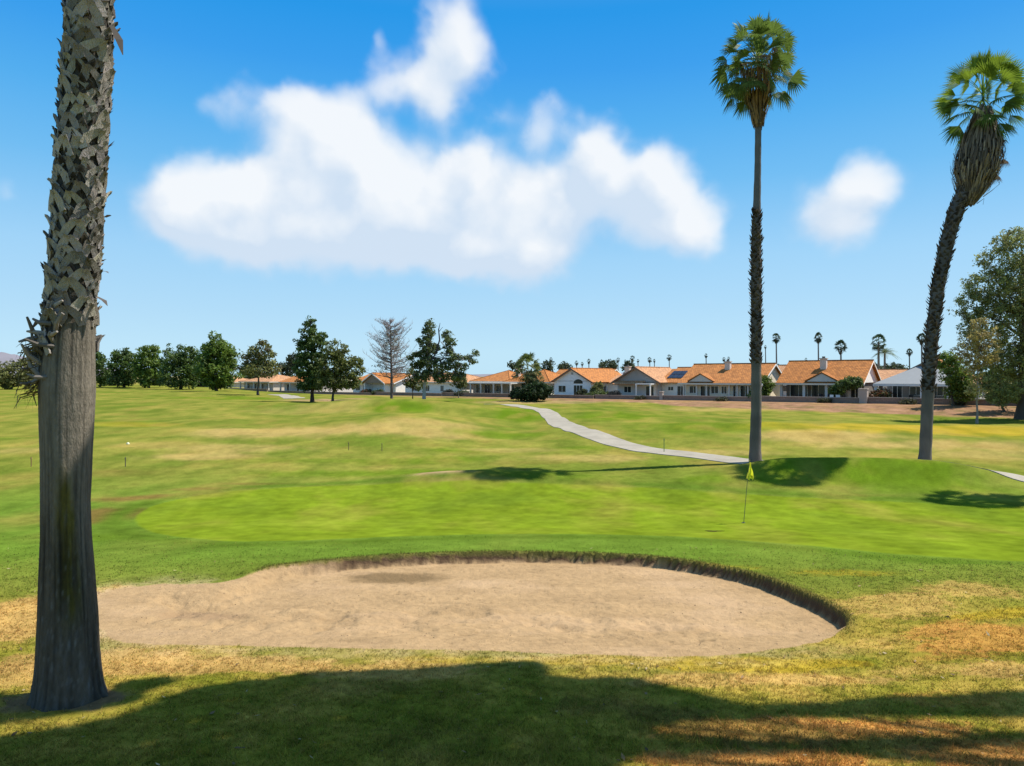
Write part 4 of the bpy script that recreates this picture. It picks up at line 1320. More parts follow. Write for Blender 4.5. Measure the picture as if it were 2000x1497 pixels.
mbb.build('leaf_bases', M_boot, root)
# heavier, tangled bases at the lower left end of the rough part
mbb = MB()
for i in range(46):
    py = gf.uniform(600, 750); f = zf(py)
    a = math.radians(gf.uniform(150, 262)); q = pth(f); e = np.array([math.cos(a), math.sin(a), 0]); t = np.array([-e[1], e[0], 0])
    p0 = q + e * RF(f) * .98 + t * gf.normal() * .05
    dd = (t * gf.uniform(-1, 1) * .9 + np.array([0, 0, gf.uniform(-.3, .9)]) + e * gf.uniform(.1, .55)); dd /= np.linalg.norm(dd)
    L = gf.uniform(.12, .30); c = np.array((.27, .235, .20)) * gf.uniform(.4, 1.2)
    bend = np.array([0, 0, gf.uniform(-.05, .06)])
    mbb.tube([p0, p0 + dd * L * .5 + e * .03, p0 + dd * L + bend], [.028, .024, .012], 6, c)
mbb.build('broken_stalks', M_dead, root)
# hanging dry leaf shreds
mbb = MB()
for (a0, a1, n_) in [(650, 800, 70)]:
    for i in range(n_):
        py = gf.uniform(a0, a1 - 30); f = zf(py); a = math.radians(gf.uniform(165, 235)); q = pth(f); e = np.array([math.cos(a), math.sin(a), 0]); t = np.array([-e[1], e[0], 0])
        p0 = q + e * (RF(f) + gf.uniform(-.01, .04)); L = gf.uniform(.10, .24)
        p1 = p0 + e * gf.uniform(.02, .20) + np.array([0, 0, -.3 * L]); p2 = p1 + e * gf.uniform(-.02, .08) + np.array([0, 0, -L * .7]) + t * gf.normal() * .04
        w = t * gf.uniform(.008, .018) + np.array([0, 0, .006])
        c = np.array((.22, .20, .11)) * gf.uniform(.45, 1.3)
        mbb.add([p0 - w, p0 + w, p1 + w, p1 - w, p2 + w * .3, p2 - w * .3], [(0, 1, 2, 3), (3, 2, 4, 5)], c)
mbb.build('dry_shreds', M_dead, root)
# flaps that stick out
for (x_, y_, x2, y2, w_) in [(218, 50, 240, 108, .030), (190, 580, 210, 598, .012), (205, 425, 215, 420, .01), (196, 530, 212, 534, .006), (112, 75, 120, 95, .006)]:
    mbb = MB(); p0 = P3(x_, y_, YF - .05) - b; p1 = P3(x2, y2, YF - .05) - b; w = np.array([w_, .03, w_ * .2]); mm = (p0 + p1) / 2 + np.array([.02, 0, .01])
    mbb.add([p0 - w * .6, p0 + w * .6, mm + w, mm - w, p1 + w * .1, p1 - w * .1], [(0, 1, 2, 3), (3, 2, 4, 5)], (.10, .085, .075))
    mbb.build('loose_flap', M_dead, root)
mb = MB(); palm_crown(mb, pts[-1], 36, 1.1, 1.1, ((.12, .18, .02), (.08, .12, .02)), -40, 85, gf, 16); mb.build('crown', M_leaf, root)

# ------------------------------------------------------------------ shade tree outside the frame (right and above), its shadow lies across the foreground
SH = [(0, 1440), (120, 1422), (240, 1398), (300, 1368), (370, 1346), (450, 1335), (600, 1314), (800, 1308), (930, 1297), (1060, 1292), (1075, 1318), (1130, 1324), (1250, 1326), (1330, 1350), (1450, 1378), (1600, 1374), (1750, 1360),
      (2000, 1350), (2100, 1352), (2100, 1400), (1950, 1402), (1700, 1400), (1500, 1404), (1330, 1412), (1230, 1432), (1330, 1450), (1450, 1452), (1600, 1447), (1800, 1441), (2100, 1428), (2100, 1450), (1950, 1458), (1750, 1468),
      (1500, 1476), (1200, 1486), (1220, 1500), (1150, 1560), (800, 1600), (300, 1600), (-200, 1600), (-200, 1470)]
SP = np.array([ground_at(*p) for p in SH])
SH2 = [(-260, 1340), (-60, 1350), (60, 1356), (130, 1366), (200, 1352), (250, 1330), (360, 1321), (330, 1336), (290, 1350), (262, 1374), (200, 1387), (100, 1402), (0, 1416), (-200, 1440)]
SP2 = np.array([ground_at(*p) for p in SH2])
n = 60000
qx = rng.uniform(-8, 8, n); qy = rng.uniform(4.4, 9.5, n)
sdS = np.maximum(poly_sd(qx, qy, SP)[0], poly_sd(qx, qy, SP2)[0])
# ragged edge; a few pinholes of sun
ok = sdS > .035 + .03 * fbm(qx / .25, qy / .2, 2, 61)
qx, qy = qx[ok][:11000], qy[ok][:11000]
hgt = rng.uniform(11.5, 13.5, len(qx))
zg = CZ - HT(qx, qy)
cen = np.stack([qx, qy, zg], 1) + SUN[None, :] / SUN[2] * hgt[:, None]
tx0, ty0 = 15.2, 6.9
zt0 = GZ(tx0, ty0)
root = thing('shade_tree', 'broad tree outside the picture whose canopy shades the foreground turf', 'tree', (tx0, ty0, zt0), 0)
org = np.array([tx0, ty0, zt0])
mb = MB(); leaf_cloud(mb, cen - org, np.full(len(cen), .07), 9, .065, (.06, .09, .02), .3); mb.build('crown', M_leaf, root)
mt = MB(); tg = (cen - org)[rng.choice(len(cen), 22, replace=False)] + np.array([0, 0, .1])
mt.tube([(0, 0, -.4), (0, 0, 3), (-.6, .1, 6.5), (-1.5, .4, 9.5), (-2.8, .6, 12)], [.42, .32, .26, .18, .1], 10, (.15, .12, .09))
for q in tg:
    s = np.array((-1.5, .4, 9.5)) if q[0] < -4 else np.array((-.9, .2, 8.0)); mt.tube([s, (s + q) / 2 + np.array([0, 0, -.3]), q], [.05, .03, .012], 5, (.15, .12, .09), cap=False)
mt.build('trunk', M_bark, root, smooth=True)

# ------------------------------------------------------------------ right side trees
tree('eucalyptus_tree', 'huge leafy tree filling the right edge of the view', 'tree', 1996, 818, 66,
     [(1985, 478, 36, 24), (1952, 512, 32, 26), (2010, 540, 50, 40), (1925, 560, 36, 32), (1965, 575, 45, 36), (1900, 600, 26, 34), (1940, 630, 40, 34), (1990, 640, 50, 44), (1888, 640, 16, 20),
      (2040, 600, 50, 60), (1985, 710, 42, 30), (1955, 700, 26, 26), (2030, 700, 50, 50), (1975, 755, 40, 22), (1955, 775, 20, 14), (1990, 460, 20, 12)],
     (.23, .25, .08), .125, .42, 24, .9, .5, top=(2000, 500), barkc=(.09, .07, .055), var=.36, hue=(.16, (.20, .19, .07)), flat=.1)
tree('young_tree', 'young yellow green tree with open crown in front of the huge tree', 'tree', 1908, 822, 63,
     [(1912, 638, 14, 16), (1900, 660, 22, 18), (1925, 662, 22, 18), (1888, 685, 20, 14), (1935, 690, 22, 18), (1912, 700, 26, 18), (1895, 715, 14, 12), (1905, 730, 12, 14), (1890, 672, 14, 10), (1903, 760, 16, 12)],
     (.38, .31, .10), .10, .30, 18, .75, .10, top=(1912, 640), barkc=(.28, .23, .18), var=.3, hue=(.25, (.33, .25, .11)))
tree('shrub', 'dark green bushy tree between the grey roofed house and the huge tree', 'shrub', 1862, 795, 78,
     [(1862, 725, 22, 30), (1878, 745, 22, 28), (1850, 705, 16, 14), (1890, 770, 20, 12), (1866, 765, 16, 12)], MG, .15, .4, 22, 1.2, .14)
tree('shrub', 'dark broad shrub under the huge tree at the right edge', 'shrub', 1962, 800, 72,
     [(1955, 745, 28, 24), (1975, 770, 26, 18), (1940, 765, 14, 12), (1930, 735, 18, 22)], DG, .15, .4, 22, 1.2, .12)

# ------------------------------------------------------------------ houses
ROOFC = (.50, .215, .070); ROOFP = (.55, .31, .17); ROOFT = (.46, .19, .055)
WHITE = (.85, .82, .75); CREAM = (.74, .65, .50); GREYW = (.66, .63, .59)


def roof_panel(mb, a, b_, c, d, th, col):
    """slab from 4 top corners"""
    V = np.array([a, b_, c, d], float); nrm = np.cross(V[1] - V[0], V[3] - V[0]); nrm /= np.linalg.norm(nrm)
    if nrm[2] < 0:
        nrm = -nrm
    W_ = np.concatenate([V, V - nrm * th])
    mb.add(W_, [(0, 1, 2, 3), (7, 6, 5, 4), (0, 4, 5, 1), (1, 5, 6, 2), (2, 6, 7, 3), (3, 7, 4, 0)], col)


class House:
    """local frame: x to the right along the front, y into the plot, z up from the floor"""
    def __init__(s, name, label, t, s_off=0.0, yaw=0.0):
        x = R0[0] + RX * t - RY * s_off; y = R0[1] - RY * t - RX * s_off
        z = CZ - float(row_h(np.array(t)))
        s.root = thing(name, label, 'house', (x, y, z), -math.radians(38.5) + yaw)

    def part(s, name, mb, mat, parent=None, label=None, smooth=False):
        o = mb.build(name, mat, parent or s.root, smooth)
        if label:
            o['label'] = label
        return o

    def body(s, x0, x1, y0, y1, h, col, name='wall'):
        mb = MB(); mb.box(x0, x1, y0, y1, -.8, h, col); s.part(name, mb, M_stucco)

    def gable_x(s, x0, x1, y0, y1, he, hr, col, wcol, over=.45, name='roof', ends=True):
        """ridge parallel to the front"""
        ym = (y0 + y1) / 2; sl = (hr - he) / (ym - y0); mb = MB(); th = .16
        X0, X1 = x0 - over, x1 + over; a = he - over * sl
        roof_panel(mb, (X0, y0 - over, a + th), (X1, y0 - over, a + th), (X1, ym, hr + th), (X0, ym, hr + th), th, col)
        roof_panel(mb, (X0, ym + .003, hr + th), (X1, ym + .003, hr + th), (X1, y1 + over, a + th), (X0, y1 + over, a + th), th, col)
        mb.tube([(X0 - .02, ym, hr + th + .02), (X1 + .02, ym, hr + th + .02)], .11, 6, np.array(col) * .85)
        r = s.part(name, mb, M_roof)
        if ends:
            mg = MB()
            for xx, e in ((x0, .12), (x1 - .12, .12)):
                mg.add([(xx, y0 + .01, he), (xx + e, y0 + .01, he), (xx + e, y1 - .01, he), (xx, y1 - .01, he), (xx, ym, hr - .02), (xx + e, ym, hr - .02)],
                       [(0, 4, 5, 1), (3, 2, 5, 4)], wcol)
                mg.add([(xx, y0 + .01, he), (xx, y1 - .01, he), (xx, ym, hr - .02)], [(0, 1, 2)], wcol); mg.add([(xx + e, y0 + .01, he), (xx + e, y1 - .01, he), (xx + e, ym, hr - .02)], [(0, 1, 2)], wcol)
            s.part('gable', mg, M_stucco)
            mf = MB()
            for sgn, xx in ((-1, X0), (1, X1)):
                for (ya, yb) in ((y0 - over, ym), (y1 + over, ym)):
                    za, zb_ = a, hr
                    xa, xb = (xx - .03, xx + .04) if sgn < 0 else (xx - .04, xx + .03)
                    mf.add([(xa, ya, za - .12), (xb, ya, za - .12), (xb, yb, zb_ - .12), (xa, yb, zb_ - .12), (xa, ya, za + .10), (xb, ya, za + .10), (xb, yb, zb_ + .10), (xa, yb, zb_ + .10)],
                           [(0, 3, 2, 1), (4, 5, 6, 7), (0, 1, 5, 4), (1, 2, 6, 5), (2, 3, 7, 6), (3, 0, 4, 7)], WHITE)
            mf.box(X0 + .1, X1 - .1, y0 - over - .04, y0 - over - .003, a - .10, a + .13, (.62, .56, .46))
            s.part('fascia', mf, M_trim)
        return r

    def gable_y(s, x0, x1, y0, y1, he, hr, col, wcol, over=.45, name='roof', trimc=(.16, .10, .07)):
        """ridge runs away from the viewer; the gable faces the front"""
        xm = (x0 + x1) / 2; sl = (hr - he) / (xm - x0); th = .16; mb = MB(); a = he - over * sl
        Y0_, Y1_ = y0 - over, y1 + over
        roof_panel(mb, (x0 - over, Y0_, a + th), (xm, Y0_, hr + th), (xm, Y1_, hr + th), (x0 - over, Y1_, a + th), th, col)
        roof_panel(mb, (xm + .003, Y0_, hr + th), (x1 + over, Y0_, a + th), (x1 + over, Y1_, a + th), (xm + .003, Y1_, hr + th), th, col)
        mb.tube([(xm, Y0_ - .02, hr + th + .02), (xm, Y1_ + .02, hr + th + .02)], .11, 6, np.array(col) * .85)
        r = s.part(name, mb, M_roof)
        mg = MB()
        mg.add([(x0 + .01, y0, he), (x1 - .01, y0, he), (xm, y0, hr - .02), (x0 + .01, y0 + .12, he), (x1 - .01, y0 + .12, he), (xm, y0 + .12, hr - .02)], [(0, 1, 2), (3, 5, 4)], wcol)
        s.part('gable', mg, M_stucco)
        mf = MB()
        for (xa, xb) in ((x0 - over, xm), (x1 + over, xm)):
            mf.add([(xa, Y0_ - .04, a - .1), (xa, Y0_ + .02, a - .1), (xb, Y0_ + .02, hr - .1), (xb, Y0_ - .04, hr - .1), (xa, Y0_ - .04, a + .16), (xa, Y0_ + .02, a + .16), (xb, Y0_ + .02, hr + .16), (xb, Y0_ - .04, hr + .16)],
                   [(0, 3, 2, 1), (4, 5, 6, 7), (0, 1, 5, 4), (1, 2, 6, 5), (2, 3, 7, 6), (3, 0, 4, 7)], trimc)
        s.part('fascia', mf, M_trim)
        return r

    def hip(s, x0, x1, y0, y1, he, hr, col, over=.45, ins=None, name='roof', mat=None):
        ym = (y0 + y1) / 2; ins = (y1 - y0) / 2 + over if ins is None else ins
        X0, X1, Y0_, Y1_ = x0 - over, x1 + over, y0 - over, y1 + over
        a, b_, c, d = (X0, Y0_, he), (X1, Y0_, he), (X1, Y1_, he), (X0, Y1_, he)
        xa = min(X0 + ins, (X0 + X1) / 2 - .01); xb = max(X1 - ins, (X0 + X1) / 2 + .01)
        e, f = (xa, ym, hr), (xb, ym, hr)
        mb = MB()
        lo = [(p[0], p[1], p[2] - .18) for p in (a, b_, c, d)]
        V = [a, b_, c, d, e, f] + lo
        mb.add(V, [(0, 1, 5, 4), (2, 3, 4, 5), (0, 6, 7, 1), (1, 7, 8, 2), (2, 8, 9, 3), (3, 9, 6, 0), (9, 8, 7, 6)], col); mb.add(V, [(1, 2, 5), (3, 0, 4)], col)
        for p, q in ((a, e), (b_, f), (c, f), (d, e), (e, f)):
            mb.tube([p, q], .09, 6, np.array(col) * .85, cap=False)
        r = s.part(name, mb, mat or M_roof)
        mf = MB(); mf.box(X0 - .02, X1 + .02, Y0_ - .05, Y0_ - .003, he - .22, he + .02, (.62, .56, .46)); mf.box(X1 + .003, X1 + .05, Y0_ - .02, Y1_, he - .22, he + .02, (.62, .56, .46))
        s.part('fascia', mf, M_trim)
        return r

    def window(s, x, z, w, h, y, name='window', frame=WHITE, mull=1, arch=False, side=False):
        """in the front plane y (or right plane x if side: then x is along y)"""
        mf = MB(); t_ = .07
        T = (lambda a, b_, c0, c1, d, e: (a, b_, c0, c1, d, e)) if not side else None

        def bx(mb, a0, a1, d0, d1, z0, z1, col):
            if side:
                mb.box(y - d1, y - d0, a0, a1, z0, z1, col)
            else:
                mb.box(a0, a1, y + d0, y + d1, z0, z1, col)
        bx(mf, x, x + t_, -.05, -.002, z, z + h, frame); bx(mf, x + w - t_, x + w, -.05, -.002, z, z + h, frame)
        bx(mf, x + t_, x + w - t_, -.05, -.002, z, z + t_, frame); bx(mf, x + t_, x + w - t_, -.05, -.002, z + h - t_, z + h, frame)
        for k in range(mull):
            xm = x + w * (k + 1) / (mull + 1); bx(mf, xm - .03, xm + .03, -.045, -.002, z + t_, z + h - t_, frame)
        fo_ = s.part(name, mf, M_trim)
        mg = MB(); bx(mg, x + t_, x + w - t_, -.03, -.004, z + t_, z + h - t_, None); mg.build('pane', M_glass, fo_)
        return fo_

    def column(s, x, y, h, w=.32, col=WHITE):
        mb = MB(); mb.box(x - w / 2, x + w / 2, y - w / 2, y + w / 2, 0, h, col); mb.box(x - w / 2 - .06, x + w / 2 + .06, y - w / 2 - .06, y + w / 2 + .06, -.4, .22, col)
        mb.box(x - w / 2 - .05, x + w / 2 + .05, y - w / 2 - .05, y + w / 2 + .05, h - .15, h + .003, col); s.part('column', mb, M_trim)

    def chimney(s, x, y, z0, z1, w=.8, col=(.60, .52, .44)):
        mb = MB(); mb.box(x - w / 2, x + w / 2, y - .35, y + .35, z0, z1, col); mb.box(x - w / 2 - .1, x + w / 2 + .1, y - .45, y + .45, z1 + .002, z1 + .14, np.array(col) * .8)
        mb.box(x - .18, x + .18, y - .14, y + .14, z1 + .142, z1 + .38, (.12, .11, .1)); s.part('chimney', mb, M_stucco)

    def portico(s, xc, w, y0, y1, he, hr, col=ROOFC, wcol=WHITE):
        mb = MB(); th = .12
        roof_panel(mb, (xc - w / 2, y0, he + th), (xc, y0, hr + th), (xc, y1, hr + th), (xc - w / 2, y1, he + th), th, np.array(col) * .9)
        roof_panel(mb, (xc + .003, y0, hr + th), (xc + w / 2, y0, he + th), (xc + w / 2, y1, he + th), (xc + .003, y1, hr + th), th, np.array(col) * .9)
        r = s.part('porch_gable', mb, M_roof)
        mg = MB(); mg.add([(xc - w / 2 + .2, y0 + .15, he), (xc + w / 2 - .2, y0 + .15, he), (xc, y0 + .15, hr - .06)], [(0, 1, 2)], wcol); mg.build('gable_panel', M_stucco, r)

    def vent(s, x, y, z, w=.5, h=.5):
        mb = MB()
        for k in range(5):
            mb.box(x - w / 2, x + w / 2, y - .04, y - .004, z + k * h / 5, z + k * h / 5 + h / 9, (.3, .28, .26))
        s.part('gable_vent', mb, M_trim)


# house with orange roof and porch, left of the tall palm
h6 = House('house', 'tile roofed house with a row of tall windows left of the tallest palm', -12.3)
h6.body(0, 11.4, 1.2, 11.5, 2.75, CREAM); h6.gable_x(-.2, 11.9, .2, 11.4, 2.62, 5.35, ROOFC, CREAM)
for (x, z, w, hh_) in [(.6, .9, 1.4, 1.2), (2.4, .5, 1.6, 1.6), (4.1, .9, 1.2, 1.2), (5.7, .9, .9, 1.2), (7.5, .1, .8, 2.1), (8.6, .1, 1.5, 2.1), (10.2, .1, 1.0, 2.1)]:
    h6.window(x, z, w, hh_, 1.2)
for x in (.1, 2.2, 3.8, 7.3, 8.5, 10.1, 11.3):
    h6.column(x, .25, 2.5, .2, (.60, .55, .48))
h6.chimney(5.6, 4.2, 3.6, 5.75); h6.portico(3.0, 4.2, -.35, 3.4, 2.75, 3.9, wcol=(.52, .50, .44))
# house with orange roof right of the tall palm
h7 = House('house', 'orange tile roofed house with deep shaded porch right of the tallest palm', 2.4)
h7.body(0, 10.2, 3.0, 11.6, 2.75, (.20, .17, .145)); h7.gable_x(0, 10.4, 0, 11.4, 2.62, 5.55, ROOFT, WHITE)  # wall colour darkened to stand in for deep porch shade
for (x, z, w, hh_) in [(.5, .1, 2.4, 2.2), (3.4, .3, 1.9, 2.0), (5.6, .1, 2.4, 2.2), (8.3, .3, 1.6, 1.9)]:
    h7.window(x, z, w, hh_, 3.0)
for x in (.15, 3.2, 6.1, 8.9, 10.2):
    h7.column(x, .2, 2.5, .34, (.58, .56, .53))
h7.chimney(4.9, 3.6, 3.8, 5.9); h7.portico(5.6, 4.4, -.4, 3.0, 2.75, 3.95, ROOFT, wcol=(.50, .50, .46))
# grey roofed house
h8 = House('house', 'house with pale grey metal patio roof and orange tile side roof', 14.9)
h8.body(.4, 10.6, 3.4, 12, 2.75, (.33, .30, .27))  # dark wall colour carries the shade under the patio roof
M_grey = make_mat('grey_roofing', None, rough=.6, vary=.06, nscale=2, spec=.4)
h8.gable_y(.2, 10.8, 3.6, 12.5, 2.6, 5.6, ROOFC, (.50, .52, .53))
mb = MB()
V = [(-.6, -.4, 2.45), (8.0, -.4, 2.45), (5.5, 4.2, 5.35), (5.3, 4.2, 5.35)]
roof_panel(mb, V[0], V[1], V[2], V[3], .12, (.25, .255, .25))
roof_panel(mb, (8.003, -.4, 2.45), (8.1, 3.2, 2.5), (5.6, 4.2, 5.35), (5.5, 4.2, 5.35), .1, (.25, .255, .25))
o_ = mb.build('patio_roof', M_grey, h8.root)
mb = MB(); mb.box(-.6, 8.0, -.48, -.42, 2.16, 2.42, (.66, .67, .66)); mb.build('gutter', M_trim, h8.root)
for x in (-.3, 4.9, 7.7, 10.7):
    h8.column(x, -.1, 2.2, .4, (.66, .66, .64))
for (x, z, w, hh_) in [(1.0, .1, 1.2, 2.1), (3.0, .9, 1.5, 1.2), (5.4, .9, 1.4, 1.2), (8.4, .1, 1.8, 2.1)]:
    h8.window(x, z, w, hh_, 3.4)
mb = MB(); roof_panel(mb, (8.3, -.2, 2.5), (11.2, -.2, 2.5), (11.2, 3.6, 3.4), (8.3, 3.6, 3.4), .14, ROOFP); mb.build('side_roof', M_roof, h8.root)
# gable house with solar panels
h5 = House('house', 'house with grey front gable and dark solar panels on its tile roof', -24.6)
h5.body(.2, 7.2, 1.2, 11, 2.85, (.64, .60, .58)); h5.gable_y(0, 8.0, .6, 12.5, 2.75, 5.0, ROOFP, (.33, .30, .28))
h5.body(7.2, 11.6, 3.5, 12, 2.7, WHITE, 'side_wall')
mb = MB(); roof_panel(mb, (6.8, 2.9, 2.65), (12.1, 2.9, 2.65), (12.1, 8.2, 4.9), (6.8, 8.2, 4.9), .16, ROOFC); roof_panel(mb, (6.8, 8.203, 4.9), (12.1, 8.203, 4.9), (12.1, 12.6, 2.8), (6.8, 12.6, 2.8), .16, ROOFC)
h5.part('side_roof', mb, M_roof)
mb = MB()
M_solar = make_mat('solar_glass', (.010, .012, .022), rough=.35, vary=0, spec=.6)
for k in range(5):
    for j in range(2):
        x0_ = 7.6 + k * .86; a0, a1 = .28 + j * .27, .52 + j * .27
        q = lambda f, x: (x, 2.9 + 5.3 * f, 2.65 + 2.25 * f + .12)
        roof_panel(mb, q(a0, x0_), q(a0, x0_ + .8), q(a1, x0_ + .8), q(a1, x0_), .05, None)
h5.part('solar_panel', mb, M_solar)
mb = MB(); roof_panel(mb, (.2, -.6, 2.35), (5.6, -.6, 2.35), (5.6, 1.3, 3.25), (.2, 1.3, 3.25), .14, ROOFP); h5.part('lean_to_roof', mb, M_roof)
h5.window(5.4, .1, 1.5, 2.0, 1.2); h5.window(8.2, 1.3, 1.0, .7, 3.5); h5.window(1.4, .9, 1.4, 1.1, 1.2); h5.window(9.8, .2, 1.3, 1.9, 3.5)
mb = MB(); mb.box(4.9, 7.6, -1.4, 1.195, 2.32, 2.5, (.66, .64, .60)); h5.part('patio_cover', mb, M_trim)
h5.column(5.0, -1.25, 2.32, .16); h5.column(7.45, -1.25, 2.32, .16); h5.chimney(.3, 4.5, 2.9, 5.2, .9, (.62, .54, .44)); h5.vent(4.0, .6, 3.7)
# white gable house with arched fan window
h4 = House('house', 'house with pale front gable and a half round window over the patio door', -37.0)
h4.body(.2, 7.8, .5, 13.5, 2.95, (.83, .82, .80)); h4.gable_y(0, 8.0, .5, 13.8, 2.8, 4.95, ROOFC, (.83, .82, .80))
h4.window(1.1, .9, 1.6, 1.2, .5); h4.window(4.3, .1, 1.9, 2.1, .5, 'patio_door', mull=2); h4.vent(4.0, .5, 4.0, .45, .4)
mb = MB(); mb.add([(5.25 + .95 * math.cos(a), .46, 2.45 + .75 * math.sin(a)) for a in np.linspace(0, math.pi, 13)], [tuple(range(13))[::-1]]); mb.add([(5.25 + .95 * math.cos(a), .49, 2.45 + .75 * math.sin(a)) for a in np.linspace(0, math.pi, 13)], [tuple(range(13))]); h4.part('fan_window', mb, M_glass)
h4.window(4.0, .9, 1.5, 1.2, 7.803, side=True)
h4.body(7.82, 10.8, 6.0, 13, 2.6, WHITE, 'side_wall')
mb = MB(); roof_panel(mb, (7.9, 5.4, 2.6), (11.3, 5.4, 2.6), (11.3, 9.5, 3.9), (7.9, 9.5, 3.9), .14, ROOFP); h4.part('side_roof', mb, M_roof)
# hip roof house with wide patio cover
h3 = House('house', 'hip roofed house with long flat white patio cover left of the stout palm', -58.0)
h3.body(0, 16, 2.6, 14, 2.8, (.50, .44, .36)); h3.hip(0, 9.5, 2.4, 13.5, 2.85, 5.0, ROOFC); h3.hip(9.3, 19.4, 1.5, 12.5, 2.8, 5.1, ROOFT, name='wing_roof')
h3.body(16.02, 19.2, 2.0, 12, 2.7, WHITE, 'wing_wall')
mb = MB(); mb.box(-.4, 12.6, -1.2, 2.3, 2.42, 2.62, (.62, .58, .50)); h3.part('patio_cover', mb, M_trim)
for x in (.0, 2.6, 5.2, 8.4, 10.4, 12.4):
    h3.column(x, -1.0, 2.42, .24, (.62, .58, .50))
for (x, z, w, hh_) in [(.8, .1, 1.6, 2.1), (3.0, .1, 1.6, 2.1), (6.0, .8, 1.6, 1.3), (9.0, .1, 1.6, 2.1), (12.8, .9, 1.2, 1.2)]:
    h3.window(x, z, w, hh_, 2.6)
h3.chimney(8.4, 6.5, 3.6, 5.3)
# white walled house behind the ragged pine
h2b = House('house', 'white walled house mostly behind the ragged pine', -76.0)
h2b.body(0, 16.5, 1, 12, 2.7, (.82, .78, .70)); h2b.hip(0, 16.5, 1, 12, 2.75, 4.7, ROOFP)
for (x, w) in [(2, 1.8), (6, 1.4), (10.5, 1.0)]:
    h2b.window(x, .8, w, 1.3, 1.0)
# gable house behind the bare tree
h2 = House('house', 'house with white edged orange gables behind the bare grey tree', -93.5)
h2.body(0, 14.5, 1, 12, 2.7, (.80, .76, .69)); h2.gable_x(0, 14.5, .5, 12, 2.6, 4.5, ROOFC, WHITE)
h2.gable_y(6.0, 13.5, -1.2, 6.5, 2.6, 4.6, ROOFT, (.28, .22, .17), trimc=WHITE)
mb = MB(); mb.box(6.2, 13.3, -1.0, .99, -.5, .9, WHITE); mb.box(6.2, 6.6, -1.0, .99, .9, 2.6, WHITE); mb.box(12.9, 13.3, -1.0, .99, .9, 2.6, WHITE); h2.part('porch_wall', mb, M_stucco)
for (x, w) in [(1, 1.6), (3.5, 1.4)]:
    h2.window(x, .8, w, 1.3, 1.0)
# far left houses
h1 = House('house', 'far house with orange roof seen either side of the olive brown tree', -140)
h1.body(0, 14, 1, 13, 2.7, (.60, .54, .46)); h1.hip(0, 14, 0, 13, 2.7, 4.6, ROOFP)
for x in (0.2, 3.4, 6.8, 10.2, 13.8):
    h1.column(x, -.2, 2.6, .3, (.62, .58, .5))
for (x, w) in [(1.2, 1.6), (4.5, 1.6), (8, 1.6), (11, 1.6)]:
    h1.window(x, .2, w, 2.0, 1.0)
h1b = House('house', 'far house with orange roof just left of the tall conifer', -121)
h1b.body(0, 13, 1, 13, 2.7, (.62, .56, .5)); h1b.gable_x(0, 13, 0, 13, 2.65, 4.7, ROOFC, WHITE)
for x in (0.2, 4.4, 8.6, 12.8):
    h1b.column(x, -.2, 2.6, .3, (.62, .58, .5))
for (x, w) in [(1.2, 1.6), (5.5, 1.6), (9.5, 1.6)]:
    h1b.window(x, .2, w, 2.0, 1.0)
h1c = House('house', 'far low house glimpsed under the trees of the left row', -166)
h1c.body(0, 18, 1, 12, 2.5, (.62, .56, .48)); h1c.hip(0, 18, 0, 12, 2.5, 3.9, ROOFP)
for x in (2, 7, 12):
    h1c.window(x, .6, 2, 1.4, 1.0)
# second row behind
for (lab, t_, so_, w_, hr_, c_) in [('peach roofed house in the second row, left of the grey roofed house', 6, -34, 13, 4.5, ROOFP),
                                    ('peach roofed house in the second row, just right of the tallest palm trunk', -6.5, -24, 10, 5.4, ROOFP),
                                    ('orange roofed house in the second row behind the solar panel house', -30, -32, 14, 5.4, ROOFC),
                                    ('orange roofed house in the second row behind the hip roofed house', -62, -34, 15, 5.4, ROOFC)]:
    hb = House('house', lab, t_, so_)
    hb.body(0, w_, 0, 11, 2.9, (.60, .52, .45)); hb.gable_x(0, w_, 0, 11, 2.8, hr_, c_, WHITE)
    hb.window(2, .8, 1.5, 1.2, 0); hb.window(w_ - 4, .8, 1.5, 1.2, 0)

# ------------------------------------------------------------------ perimeter wall
def wall_piece(label, t0, t1, hw, s_off=4.2):
    x = R0[0] + RX * t0 - RY * s_off; y = R0[1] - RY * t0 - RX * s_off
    zz = CZ - float(row_h(np.array((t0 + t1) / 2)))
    root = thing('garden_wall', label, 'wall', (x, y, zz), -math.radians(38.5), 'low block walls along the house gardens')
    L = t1 - t0
    mb = MB(); mb.box(0, L, 0, .2, -.7, hw, None); mb.build('blocks', M_block, root)
    mb = MB(); mb.box(-.03, L + .03, -.04, .24, hw + .002, hw + .09, (.34, .27, .22)); mb.build('coping', M_trim, root)
    return root


wall_piece('low brown block wall in front of the grey roofed house', 14.3, 44, .62)
wall_piece('low brown block wall in front of the shaded porch house', 1.2, 13.6, .66)
wall_piece('low brown block wall in front of the house with tall windows', -13.5, .9, .6)
wall_piece('low brown block wall in front of the solar panel house', -25.5, -14.1, .55)
wall_piece('low brown block wall in front of the pale gable house', -38, -25.8, .5)
wall_piece('low brown block wall in front of the hip roofed house', -60, -38.3, .6)
wall_piece('low brown block wall behind the mound and ragged pine', -80, -60.3, .55)
wall_piece('low brown block wall behind the bare tree and conifer', -120, -80.3, .5)

wall_piece('long pale low wall far away under the left tree row', -190, -120.6, .9)


def at_row(t_, s_):
    return (R0[0] + RX * t_ - RY * s_, R0[1] - RY * t_ - RX * s_)


